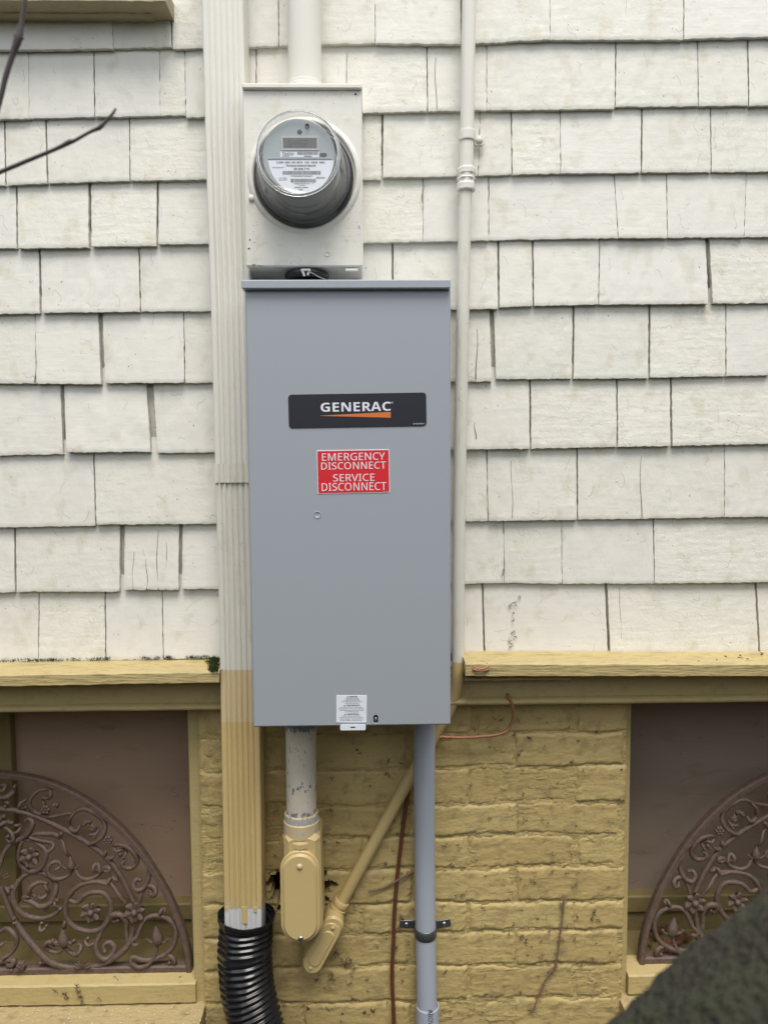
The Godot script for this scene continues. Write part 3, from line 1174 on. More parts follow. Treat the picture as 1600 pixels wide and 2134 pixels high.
func spout_piece(s: Shape, y0: float, y1: float, grow := 0.0) -> void:
	var edge := [Vector2(0, 420), Vector2(330, 428.5), Vector2(640, 439), Vector2(968, 447.5), Vector2(1228, 455), Vector2(1400, 458.5), Vector2(1880, 466.5)]
	var rows := []
	var n := maxi(2, int(absf(y1 - y0) / 12.0))
	for i in n + 1:
		var py := lerpf(y1, y0, float(i) / n)
		var px := along(edge, py)
		if py < 0:
			px = 420.0 + py * 0.025
		var o := at(px, py, 0.075)
		var amp := 0.0044 if py > 320 else 0.0016
		if py > 180 and py <= 320:
			amp = lerpf(0.0016, 0.0044, (py - 180.0) / 140.0)
		var row := PackedVector3Array()
		for q in spout_section(amp):
			var c := Vector2(0.037, -0.028)
			var e := q + (q - c).normalized() * grow
			row.append(o + Vector3(e.x, 0, e.y + fine.get_noise_2d(o.y * 7.0, q.x * 20.0) * 0.0006))
		rows.append(row)
	s.smooth(true)
	s.sheet(rows)
	s.smooth(false)
	for i in n:
		s.quad(rows[i][-1], rows[i][0], rows[i + 1][0], rows[i + 1][-1])

func build_downspout() -> void:
	var t := thing("downspout", "ribbed metal rain downspout, cream above and yellow below, left of the grey cabinet", "downspout", at(505, 1900, 0.05))
	var s := Shape.new()
	spout_piece(s, -330, 968)
	part("upper_pipe", s, mats.cream_metal, t)
	s = Shape.new()
	spout_piece(s, 967, 1006, 0.0042)
	part("joint_collar", s, mats.cream_metal_aged, t)
	s = Shape.new()
	spout_piece(s, 1004, 1397)
	part("lower_pipe", s, mats.cream_metal_aged, t)
	s = Shape.new()
	spout_piece(s, 1397, 1506)
	part("painted_band", s, mats.tan_metal, t, "pale tan painted band of the downspout")
	s = Shape.new()
	spout_piece(s, 1506, 1894)
	part("painted_pipe", s, mats.yellow_metal, t, "yellow painted foot of the downspout")
	s = Shape.new()
	spout_piece(s, 1880, 1990, -0.0008)
	part("bare_end", s, mats.bare_aluminium, t, "white metal end where the yellow paint has peeled")
	s = Shape.new()      # a tongue of paint left on the bare end
	for q in [[503, 1890, 516, 1925], [470, 1890, 476, 1898], [528, 1890, 536, 1901]]:
		var a := at(q[0], q[1], 0.0752)
		var b := at(q[2], q[3], 0.0752)
		s.box((a + b) / 2, Vector3(b.x - a.x, a.y - b.y, 0.0006), 0.0002)
	part("paint_flake", s, mats.yellow_metal, t)

func build_drain_hose() -> void:
	var t := thing("drain_hose", "black corrugated plastic drain hose sleeved over the downspout foot", "hose", at(530, 2500, 0.05))
	var pts := curve([at(514, 1905, 0.046), at(512, 1950, 0.047), at(511, 2000, 0.050), at(516, 2060, 0.056), at(533, 2134, 0.070), at(562, 2230, 0.095), at(600, 2380, 0.14), at(650, 2560, 0.22)], 46)
	var rows := []
	var inner := []
	var dist := 0.0
	for i in pts.size():
		if i > 0:
			dist += pts[i].distance_to(pts[i - 1])
		var tan_: Vector3 = (pts[mini(i + 1, pts.size() - 1)] - pts[maxi(i - 1, 0)]).normalized()
		var lean := Vector3(0.05 * sin(dist * 23.0) + 0.12 * clampf(dist * 6.0, 0, 1), 0, 0.04 * sin(dist * 31.0))
		tan_ = (tan_ + lean).normalized()
		var nx := tan_.cross(Vector3.BACK).normalized() * -1.0
		var nz := tan_.cross(nx).normalized()
		var ph := dist / 0.0128
		var wave := pow(0.5 + 0.5 * cos(ph * TAU), 1.6)
		var depth := 0.0044
		if dist > 0.062 and dist < 0.082:
			depth = 0.0015
		if dist < 0.012:
			depth = 0.0
			wave = 1.0
		var r := 0.0505 - depth * (1.0 - wave) + (0.0025 if dist < 0.006 else 0.0)
		var row := PackedVector3Array()
		for j in 56:
			var a := TAU * j / 56
			var k := r * (1.0 + fine.get_noise_2d(cos(a) * 1.2 + dist * 9.0, sin(a) * 1.2) * 0.045)
			row.append(pts[i] + nx * cos(a) * k * 1.06 + nz * sin(a) * k)
		rows.append(row)
		if i < 40:
			var rin := PackedVector3Array()
			for j in 56:
				rin.append(pts[i] + (row[j] - pts[i]) * 0.955)
			inner.append(rin)
	var s := Shape.new()
	s.smooth(true)
	s.sheet(rows, true)
	s.sheet(inner, true)
	s.sheet([rows[0], inner[0]], true)
	part("hose", s, mats.black_plastic, t)

# ---- meter socket and meter
func screw(s: Shape, c: Vector3, r: float, axis := Vector3.BACK) -> void:
	s.lathe(c, axis, [Vector2(r, -0.001), Vector2(r, r * 0.15), Vector2(r * 0.85, r * 0.45), Vector2(r * 0.5, r * 0.62), Vector2(0.0001, r * 0.68)], 18)

func build_socket() -> void:
	var a := at(512, 556, 0.11)
	var b := at(754, 180, 0.11)
	var cx := (a.x + b.x) / 2
	var w := b.x - a.x
	var t := thing("meter_socket", "cream painted metal meter box above the grey cabinet", "meter box", Vector3(cx, a.y, 0.02))
	var s := Shape.new()
	s.box(Vector3(cx, (a.y + b.y) / 2, 0.058), Vector3(w - 0.004, b.y - a.y - 0.002, 0.092), 0.002)
	part("housing", s, mats.cream_socket, t)
	s = Shape.new()
	s.prism(rounded(w, b.y - a.y - 0.001, 0.003), 0.1042, 0.110, 0.0022, Transform3D(Basis(), Vector3(cx, (a.y + b.y) / 2, 0)))
	part("front_cover", s, mats.cream_socket, t)
	var h0 := at(504, 173, 0.117)
	var h1 := at(754.5, 184, 0.117)
	s = Shape.new()
	s.box(Vector3((h0.x + h1.x) / 2, (h0.y + h1.y) / 2, 0.0625), Vector3(h1.x - h0.x, h0.y - h1.y, 0.109), 0.0016)
	part("hood", s, mats.cream_socket, t)
	s = Shape.new()      # drooping side flange of the hood
	s.box(Vector3(h0.x + 0.0016, h1.y - 0.008, 0.06), Vector3(0.002, 0.018, 0.09), 0.0005, Basis(Vector3.BACK, 0.16))
	part("hood_flange", s, mats.cream_socket, t)
	var mc := at(634.5, 366, 0.1105)
	s = Shape.new()
	s.lathe(Vector3(mc.x, mc.y, 0.1085), Vector3.BACK, [Vector2(0.1015, 0.0), Vector2(0.0990, 0.0030), Vector2(0.0955, 0.0058), Vector2(0.0925, 0.0068), Vector2(0.0895, 0.0060), Vector2(0.0885, 0.001)], 72)
	part("cover_ring", s, mats.cream_socket, t)
	s = Shape.new()
	screw(s, at(525.5, 413, 0.1105), 0.0062)
	part("rivet", s, mats.cream_socket, t)
	s = Shape.new()
	s.lathe(at(682, 529, 0.1102), Vector3.BACK, [Vector2(0.0052, 0), Vector2(0.0052, 0.0008), Vector2(0.0042, 0.0012), Vector2(0.0036, 0.0004), Vector2(0.0001, 0.0004)], 20)
	part("knockout", s, mats.cream_socket, t)
	s = Shape.new()
	screw(s, at(741, 196, 0.1102), 0.0018)
	part("screw", s, mats.print_dark, t)
	# small chips and insect specks on the cover
	s = Shape.new()
	for k in 34:
		var q0 := at(rng.randf_range(518, 748), 190.0 + 360.0 * rng.randf(), 0.1101)
		if Vector2(q0.x - mc.x, q0.y - mc.y).length() < 0.104:
			continue
		s.box(q0, Vector3(rng.randf_range(0.0006, 0.0018), rng.randf_range(0.0005, 0.0014), 0.0004), 0.0, Basis(Vector3.BACK, rng.randf() * 3.0))
	for q1 in [[521, 500], [519, 518], [528, 552], [545, 554], [748, 472], [749, 476], [531, 552], [540, 553]]:
		s.box(at(q1[0], q1[1], 0.1101), Vector3(rng.randf_range(0.0015, 0.004), rng.randf_range(0.001, 0.003), 0.0004), 0.0, Basis(Vector3.BACK, rng.randf() * 0.6))
	var chips := part("paint_chips", s, mats.print_dark, t)
	chips.set_meta("kind", "stuff")
	var tag_at := at(742, 561, 0.1068)
	s = Shape.new()
	s.box(tag_at + Vector3(-0.008, -0.0012, -0.004), Vector3(0.022, 0.004, 0.012), 0.0006)
	part("bottom_tab", s, mats.cream_socket, t)
	# black rubber grommet and seal under the box
	var g := at(640, 585, 0.075)
	s = Shape.new()
	s.lathe(Vector3(g.x, a.y - 0.016, 0.072), Vector3.UP, [Vector2(0.034, 0.0), Vector2(0.039, 0.003), Vector2(0.040, 0.010), Vector2(0.037, 0.0142), Vector2(0.034, 0.0152)], 40)
	part("grommet", s, mats.black_rubber, t)
	s = Shape.new()
	var q := at(637, 560, 0.1125)
	s.box(q + Vector3(0, -0.002, 0), Vector3(0.017, 0.004, 0.003), 0.001)
	s.box(q + Vector3(-0.004, -0.008, 0), Vector3(0.004, 0.011, 0.003), 0.001, Basis(Vector3.BACK, 0.35))
	s.box(q + Vector3(0.005, -0.007, 0), Vector3(0.004, 0.010, 0.003), 0.001, Basis(Vector3.BACK, -0.45))
	part("hasp", s, mats.white_flake, t)
	s = Shape.new()
	s.tube(curve([q + Vector3(0.004, -0.004, 0.002), q + Vector3(0.014, -0.010, 0.004), q + Vector3(0.027, -0.016, 0.0), q + Vector3(0.034, -0.017, -0.004)], 4), 0.0009, 6)
	part("seal_wire", s, mats.zinc, t)

func build_meter() -> void:
	var c := at(631.7, 369, 0.118)
	c.z = 0.0
	c.x += 0.0012
	var t := thing("electric_meter", "round glass covered electric meter plugged into the cream meter box", "meter", Vector3(c.x, c.y, 0.11))
	var s := Shape.new()
	s.lathe(c, Vector3.BACK, [Vector2(0.0860, 0.110), Vector2(0.0868, 0.116), Vector2(0.0862, 0.121), Vector2(0.0835, 0.1225), Vector2(0.0825, 0.126), Vector2(0.0800, 0.1275), Vector2(0.060, 0.1275), Vector2(0.0001, 0.1275)], 80)
	part("base_ring", s, mats.black_plastic, t)
	s = Shape.new()
	s.lathe(c, Vector3.BACK, [Vector2(0.0640, 0.1285), Vector2(0.0640, 0.150), Vector2(0.0605, 0.151), Vector2(0.0580, 0.206), Vector2(0.0592, 0.2065), Vector2(0.0592, 0.2118), Vector2(0.0582, 0.2122), Vector2(0.0001, 0.2122)], 80, false)
	part("register_body", s, mats.register_grey, t)
	s = Shape.new()
	s.lathe(c, Vector3.BACK, [Vector2(0.0581, 0.2124), Vector2(0.0577, 0.2134), Vector2(0.0001, 0.2134)], 72, false)
	var face := part("face_plate", s, mats.meter_grey, t)
	s = Shape.new()
	s.lathe(c, Vector3.BACK, [Vector2(0.0815, 0.1265), Vector2(0.0812, 0.130), Vector2(0.0785, 0.1325), Vector2(0.0770, 0.140), Vector2(0.0705, 0.200), Vector2(0.0690, 0.2125), Vector2(0.0685, 0.2165), Vector2(0.0665, 0.2195), Vector2(0.0640, 0.2205), Vector2(0.0615, 0.2192), Vector2(0.0600, 0.2178), Vector2(0.040, 0.2182), Vector2(0.0001, 0.2184)], 96)
	part("glass_cover", s, mats.clear_cover, t)
	s = Shape.new()      # thick rolled rim of the glass
	var roll := []
	for k in 17:
		var a := TAU * k / 16
		roll.append(Vector2(0.0655 + 0.0024 * cos(a), 0.2230 + 0.0022 * sin(a)))
	s.lathe(c, Vector3.BACK, roll, 96)
	part("glass_rim", s, mats.thick_glass, t)
	# the face, read off the photograph
	var z := 0.2136
	var f := func(x: float, y: float) -> Vector3: return at(540.0 + x / 8.0, 240.0 + y / 8.0, z)
	var plate := func(called: String, x0: float, y0: float, x1: float, y1: float, r: float, zz: float, m: Material, over: Node3D) -> MeshInstance3D:
		var a: Vector3 = f.call(x0, y1)
		var b: Vector3 = f.call(x1, y0)
		var sh := Shape.new()
		sh.prism(rounded(b.x - a.x, b.y - a.y, r, 4), z - 0.0004, zz, 0.00008, Transform3D(Basis(), Vector3((a.x + b.x) / 2, (a.y + b.y) / 2, 0)))
		return part(called, sh, m, over)
	plate.call("display_bezel", 372, 352, 995, 592, 0.0012, z + 0.0016, mats.meter_body, t)
	var lcd: MeshInstance3D = plate.call("display", 400, 385, 965, 556, 0.0003, z + 0.0019, mats.lcd, t)
	# seven-segment digits 64952
	var dg := Shape.new()
	var segs := {"6": "afedcg", "4": "fgbc", "9": "abcdfg", "5": "afgcd", "2": "abged"}
	var word := "64952"
	for k in 5:
		var x0 := 488.0 + k * 68.0
		var spots := {"a": [x0 + 26, 432, 40, 9], "g": [x0 + 26, 478, 40, 9], "d": [x0 + 26, 525, 40, 9], "f": [x0 + 3, 455, 9, 42], "e": [x0 + 3, 501, 9, 42], "b": [x0 + 49, 455, 9, 42], "c": [x0 + 49, 501, 9, 42]}
		for ch in segs[word[k]]:
			var q: Array = spots[ch]
			var p: Vector3 = f.call(q[0], q[1])
			dg.box(Vector3(p.x, p.y, z + 0.0021), Vector3(q[2] * 0.000103, q[3] * 0.000103, 0.0003))
	part("digits", dg, mats.lcd_dark, lcd)
	var sm: MeshInstance3D = plate.call("barcode_label", 355, 605, 998, 702, 0.0003, z + 0.0004, mats.sticker_white, t)
	_bars(sm, "barcode", 640, 615, 985, 662, f, z + 0.0006)
	lettering(sm, "lettering", "FlexNet", 540 + 388 / 8.0, 240 + 618 / 8.0, 540 + 578 / 8.0, 240 + 670 / 8.0, z + 0.0006, mats.print_dark, false, true)
	lettering(sm, "lettering", "SENSUS", 540 + 390 / 8.0, 240 + 678 / 8.0, 540 + 500 / 8.0, 240 + 688 / 8.0, z + 0.0006, mats.print_dark, true)
	lettering(sm, "lettering", "43064641", 540 + 750 / 8.0, 240 + 674 / 8.0, 540 + 880 / 8.0, 240 + 692 / 8.0, z + 0.0006, mats.print_dark, true)
	plate.call("optical_port", 1010, 632, 1130, 690, 0.0035, z + 0.0010, mats.black_rubber, t)
	s = Shape.new()
	s.lathe(f.call(676, 275), Vector3.BACK, [Vector2(0.0038, -0.0004), Vector2(0.0036, 0.0012), Vector2(0.0001, 0.0014)], 20)
	part("light_sensor", s, mats.black_rubber, t)
	s = Shape.new()
	s.lathe(f.call(802, 183), Vector3.BACK, [Vector2(0.0036, -0.0004), Vector2(0.0036, 0.0012), Vector2(0.0028, 0.0012), Vector2(0.0026, 0.0006), Vector2(0.0001, 0.0006)], 20)
	var l0: Vector3 = f.call(787, 265)
	var l1: Vector3 = f.call(821, 265)
	for l in [l0, l1]:
		s.box(l + Vector3(0, 0, 0.0003), Vector3(0.0003, 0.0105, 0.0006))
	part("key_lug", s, mats.lcd_dark, t)
	s = Shape.new()
	var d0: Vector3 = f.call(150, 722)
	var d1: Vector3 = f.call(1210, 722)
	s.box((d0 + d1) / 2, Vector3(d1.x - d0.x, 0.0026, 0.0018), 0.0006)
	part("divider", s, mats.meter_grey, t)
	# lower white label: straight top, round foot
	var out := PackedVector2Array()
	var mid: Vector3 = f.call(698, 700)
	for k in 41:
		var a := PI + 0.10 + (PI - 0.20) * k / 40
		var p := Vector2(cos(a), sin(a)) * Vector2(0.0535, 0.0585)
		out.append(p)
	var lab := Shape.new()
	lab.prism(out, z - 0.0004, z + 0.0004, 0.0001, Transform3D(Basis(), Vector3(mid.x, mid.y + 0.0005, 0)))
	var big := part("data_label", lab, mats.sticker_white, t)
	var zt := z + 0.0006
	for q in [["CL200  240V  3W  30TA   1Kh   FM2S   60Hz", 288, 770, 1098, 802, true], ["Portland General Electric", 455, 820, 945, 857, true], ["28 336 714", 578, 878, 838, 912, true], ["SINGLE PHASE WATT", 220, 868, 414, 880, true],
			["*2862022028714026327*", 530, 1004, 890, 1024, false], ["iCON", 335, 1038, 460, 1088, false], ["SENSUS", 955, 1030, 1096, 1056, true], ["*28022028714   *", 575, 1132, 900, 1150, false], ["Polyphase", 655, 1163, 760, 1178, false], ["Watthour Meter", 592, 1192, 818, 1213, true], ["1208", 652, 1232, 728, 1256, true]]:
		lettering(big, "lettering", q[0], 540 + q[1] / 8.0, 240 + q[2] / 8.0, 540 + q[3] / 8.0, 240 + q[4] / 8.0, zt, mats.print_dark, q[5], q[0] == "iCON")
	_bars(big, "barcode", 395, 932, 1025, 992, f, zt)
	_bars(big, "barcode", 530, 1063, 945, 1122, f, zt)

func _bars(parent: Node3D, called: String, x0: float, y0: float, x1: float, y1: float, f: Callable, z: float) -> void:
	var s := Shape.new()
	var x := x0
	while x < x1:
		var w := rng.randf_range(4, 9)
		var a: Vector3 = f.call(x, y1)
		var b: Vector3 = f.call(minf(x + w, x1), y0)
		s.box(Vector3((a.x + b.x) / 2, (a.y + b.y) / 2, z), Vector3(b.x - a.x, b.y - a.y, 0.0003))
		x += w + rng.randf_range(4, 9)
	part(called, s, mats.print_dark, parent)

# ---- grey transfer switch cabinet
func build_cabinet() -> void:
	var x0 := -0.2071
	var x1 := 0.1372
	var y0 := 1.0292
	var y1 := 1.7800
	var cx := (x0 + x1) / 2
	var t := thing("electrical_cabinet", "tall grey steel electrical cabinet with a black name plate and red sign", "cabinet", Vector3(cx, y0, 0.02))
	var s := Shape.new()      # open-fronted body
	var d0 := 0.016
	var d1 := 0.183
	var th := 0.002
	s.box(Vector3(cx, (y0 + y1) / 2, d0 + th / 2), Vector3(x1 - x0 - 0.008, y1 - y0 - 0.006, th))
	for q in [x0 + 0.005, x1 - 0.005]:
		s.box(Vector3(q, (y0 + y1) / 2, (d0 + d1) / 2), Vector3(th, y1 - y0 - 0.006, d1 - d0 - 0.004))
	for q in [y0 + 0.008, y1 - 0.004]:
		s.box(Vector3(cx, q, (d0 + d1) / 2), Vector3(x1 - x0 - 0.0125, th, d1 - d0 - 0.004))
	part("body", s, mats.cabinet_grey, t)
	var knob := at(783, 1499, 0.19)
	var door := CSGCombiner3D.new()
	door.name = "door"
	t.add_child(door)
	door.position = -t.position
	var slab := CSGMesh3D.new()
	slab.name = "sheet"
	var ds := Shape.new()
	ds.box(Vector3(cx, (y0 + y1) / 2, 0.1865), Vector3(x1 - x0, y1 - y0, 0.007), 0.0028)
	slab.mesh = ds.mesh()
	slab.material = mats.cabinet_grey
	door.add_child(slab)
	for k in 2:
		var cut := CSGCylinder3D.new()
		cut.name = "slot_end"
		cut.radius = 0.0042
		cut.height = 0.03
		cut.sides = 24
		cut.operation = CSGShape3D.OPERATION_SUBTRACTION
		cut.rotation.x = PI / 2
		cut.position = knob + Vector3(0, 0.0038 * (1 if k else -1), 0)
		cut.material = mats.cabinet_grey
		door.add_child(cut)
	var cutb := CSGBox3D.new()
	cutb.name = "slot_middle"
	cutb.size = Vector3(0.0083, 0.0076, 0.03)
	cutb.operation = CSGShape3D.OPERATION_SUBTRACTION
	cutb.position = knob
	cutb.material = mats.cabinet_grey
	door.add_child(cutb)
	s = Shape.new()
	s.lathe(knob + Vector3(0.0002, -0.0002, -0.012), Vector3.BACK, [Vector2(0.0033, 0), Vector2(0.0033, 0.0085), Vector2(0.0001, 0.0095)], 16)
	part("latch_bolt", s, mats.zinc, t)
	s = Shape.new()      # folded lips round the door's edge
	s.box(Vector3(cx, y0 + 0.003, 0.176), Vector3(x1 - x0 - 0.004, 0.0025, 0.014), 0.0006)
	part("door_lip", s, mats.cabinet_grey, t)
	var h0 := at(503, 583, 0.200)
	var h1 := at(939, 601, 0.200)
	s = Shape.new()
	s.box(Vector3((h0.x + h1.x) / 2, (h0.y + h1.y) / 2, 0.107), Vector3(h1.x - h0.x, h0.y - h1.y, 0.187), 0.0018)
	part("hood", s, mats.cabinet_hood, t)
	var zf := 0.1902
	var plate := func(called: String, ax: float, ay: float, bx: float, by: float, r: float, thick: float, m: Material, turn: float) -> MeshInstance3D:
		var a := at(ax, by, zf)
		var b := at(bx, ay, zf)
		var sh := Shape.new()
		sh.prism(rounded(b.x - a.x, b.y - a.y, r), zf, zf + thick, 0.0002, Transform3D(Basis(Vector3.BACK, turn), Vector3((a.x + b.x) / 2, (a.y + b.y) / 2, 0)))
		return part(called, sh, m, t)
	var tl := 0.0115      # the stickers are a little askew
	var np: MeshInstance3D = plate.call("name_plate", 602, 819.5, 888, 891, 0.006, 0.0009, mats.plate_black, tl)
	np.set_meta("label", "black rounded name plate with white letters over an orange wedge")
	lettering(np, "lettering", "GENERAC", 668.5, 838.0, 814.5, 857.5, zf + 0.0011, mats.print_white, true, false, tl)
	var wedge := Shape.new()
	var a := at(667, 866.5, zf)
	var b := at(814, 858.5, zf)
	var c := at(814, 870.5, zf)
	wedge.prism(PackedVector2Array([Vector2(a.x, a.y - 0.0002), Vector2(c.x, c.y), Vector2(b.x, b.y), Vector2(a.x, a.y + 0.0002)]), zf + 0.0008, zf + 0.0012, 0.0)
	part("wedge", wedge, mats.print_orange, np)
	lettering(np, "lettering", "®", 815.5, 837, 819, 841, zf + 0.0011, mats.print_white, false, false, tl)
	lettering(np, "lettering", "0K1466 REV A", 861, 881.5, 884, 884.5, zf + 0.0011, mats.print_white, false, false, tl)
	var red: MeshInstance3D = plate.call("warning_sign", 661.5, 937, 811.5, 1028.5, 0.0008, 0.0006, mats.print_white, tl)
	red.set_meta("label", "red emergency disconnect sign with white letters")
	var ra := at(663, 1027, zf)
	var rb := at(810, 938.5, zf)
	var sh := Shape.new()
	sh.prism(rounded(rb.x - ra.x, rb.y - ra.y, 0.0006, 2), zf + 0.0004, zf + 0.0009, 0.0001, Transform3D(Basis(Vector3.BACK, tl), Vector3((ra.x + rb.x) / 2, (ra.y + rb.y) / 2, 0)))
	part("red_field", sh, mats.sign_red, red)
	var zr := zf + 0.00105
	for q in [["EMERGENCY", 671, 943.5, 802, 959.5], ["DISCONNECT", 669.5, 962.5, 804, 978], ["SERVICE", 694, 987.5, 780.5, 1003], ["DISCONNECT", 670.5, 1005.5, 805, 1022.5]]:
		lettering(red, "lettering", q[0], q[1], q[2], q[3], q[4], zr, mats.print_white, false, false, tl)
	lettering(red, "lettering", "7EJ41-08", 798, 1023.6, 809, 1025.4, zr, mats.print_white, false, false, tl)
	var note: MeshInstance3D = plate.call("notice_sticker", 701, 1448.5, 764, 1506, 0.001, 0.0005, mats.sticker_white, -0.016)
	note.set_meta("label", "small white sticker with three warnings in fine print")
	var zn := zf + 0.0006
	for q in [["WARNING", 728, 1450.2, 744.5, 1453.4, true], ["CALIFORNIA WARNING:", 720, 1455, 748, 1457.3, false], ["This product can expose you to chemicals", 717, 1458.2, 750, 1460.4, false], ["known to cause cancer and reproductive harm", 712, 1461.2, 755, 1463.5, false], ["www.P65Warnings.ca.gov", 719, 1464.4, 748, 1466.5, false],
			["AVERTISSEMENT", 721.5, 1468.3, 750, 1471.4, true], ["Cancer et effet nocif sur la reproduction", 709, 1472.8, 756, 1475, false], ["Blessure et effet nocif sur le systeme reproducteur", 706, 1476, 760, 1478.2, false], ["renseignements disponibles", 708, 1479.2, 757, 1481.4, false], ["www.P65Warnings.ca.gov", 719, 1482.3, 748, 1484.4, false],
			["ADVERTENCIA", 723.5, 1486.5, 747.5, 1489.8, true], ["Cancer y danos al sistema reproductivo", 712, 1491.2, 752, 1493.3, false], ["Puede causar cancer y danos reproductivos", 708, 1494.4, 757, 1496.6, false], ["para mayor informacion", 709, 1497.5, 756, 1499.7, false], ["www.P65Warnings.ca.gov", 709, 1500.6, 755, 1502.8, false]]:
		lettering(note, "lettering", q[0], q[1], q[2], q[3], q[4], zn, mats.print_dark, q[5], false, -0.016)
	for q in [[724.5, 1452.0], [718, 1470.0], [719.5, 1488.2]]:
		var m := at(q[0], q[1], zn)
		var tr := Shape.new()
		tr.prism(PackedVector2Array([Vector2(m.x - 0.0014, m.y - 0.0012), Vector2(m.x + 0.0014, m.y - 0.0012), Vector2(m.x, m.y + 0.0014)]), zn - 0.0001, zn + 0.0002)
		part("warning_triangle", tr, mats.print_dark, note)
	# padlock tab under the door, with its hole
	var ta := at(709, 1519, 0.187)
	var tb := at(762, 1507, 0.187)
	var tw := tb.x - ta.x
	var th2 := tb.y - ta.y
	s = Shape.new()
	var hc := Vector2((ta.x + tb.x) / 2, (ta.y + tb.y) / 2 - 0.0004)
	var oval := PackedVector2Array()
	var rim := rounded(tw, th2, 0.0025, 5)
	for k in rim.size():
		var ang := atan2(rim[k].y / th2, rim[k].x / tw)
		oval.append(Vector2(cos(ang) * 0.0048, sin(ang) * 0.0021))
	var rows := [PackedVector3Array(), PackedVector3Array(), PackedVector3Array(), PackedVector3Array()]
	for k in rim.size():
		rows[0].append(Vector3(hc.x + rim[k].x, hc.y + rim[k].y, 0.1915))
		rows[1].append(Vector3(hc.x + rim[k].x, hc.y + rim[k].y, 0.1935))
		rows[2].append(Vector3(hc.x + oval[k].x, hc.y + oval[k].y, 0.1935))
		rows[3].append(Vector3(hc.x + oval[k].x, hc.y + oval[k].y, 0.1915))
	for k in 3:
		s.sheet([rows[k], rows[k + 1]], true)
	part("padlock_tab", s, mats.sticker_white, t, "white padlock tab under the door")
	var kn := at(661.5, 1073, 0.1901)
	s = Shape.new()
	s.lathe(kn, Vector3.BACK, [Vector2(0.0064, 0.0), Vector2(0.0060, 0.0007), Vector2(0.0055, 0.0009), Vector2(0.0050, 0.0002), Vector2(0.0001, 0.0002)], 28)
	part("knockout", s, mats.cabinet_grey, t)

# ---- conduits
func build_service_conduit() -> void:
	var c := at(634.5, 60, 0.062)
	var foot := at(636, 172, 0.062)
	foot.y = at(634, 173, 0.117).y + 0.0006
	var t := thing("service_conduit", "thick cream pipe entering the top of the meter box", "conduit", foot)
	var s := Shape.new()
	s.tube([Vector3(foot.x, foot.y + 0.012, 0.062), Vector3(foot.x, foot.y + 0.45, 0.062)], 0.0298, 40, true)
	part("pipe", s, mats.cream_metal, t)
	s = Shape.new()
	s.lathe(Vector3(foot.x, foot.y, 0.062), Vector3.UP, [Vector2(0.0385, 0.0), Vector2(0.0385, 0.006), Vector2(0.036, 0.0095), Vector2(0.0335, 0.0105), Vector2(0.0335, 0.015), Vector2(0.0318, 0.0165), Vector2(0.0318, 0.021), Vector2(0.0299, 0.0225)], 40, false)
	part("hub", s, mats.cream_metal, t)

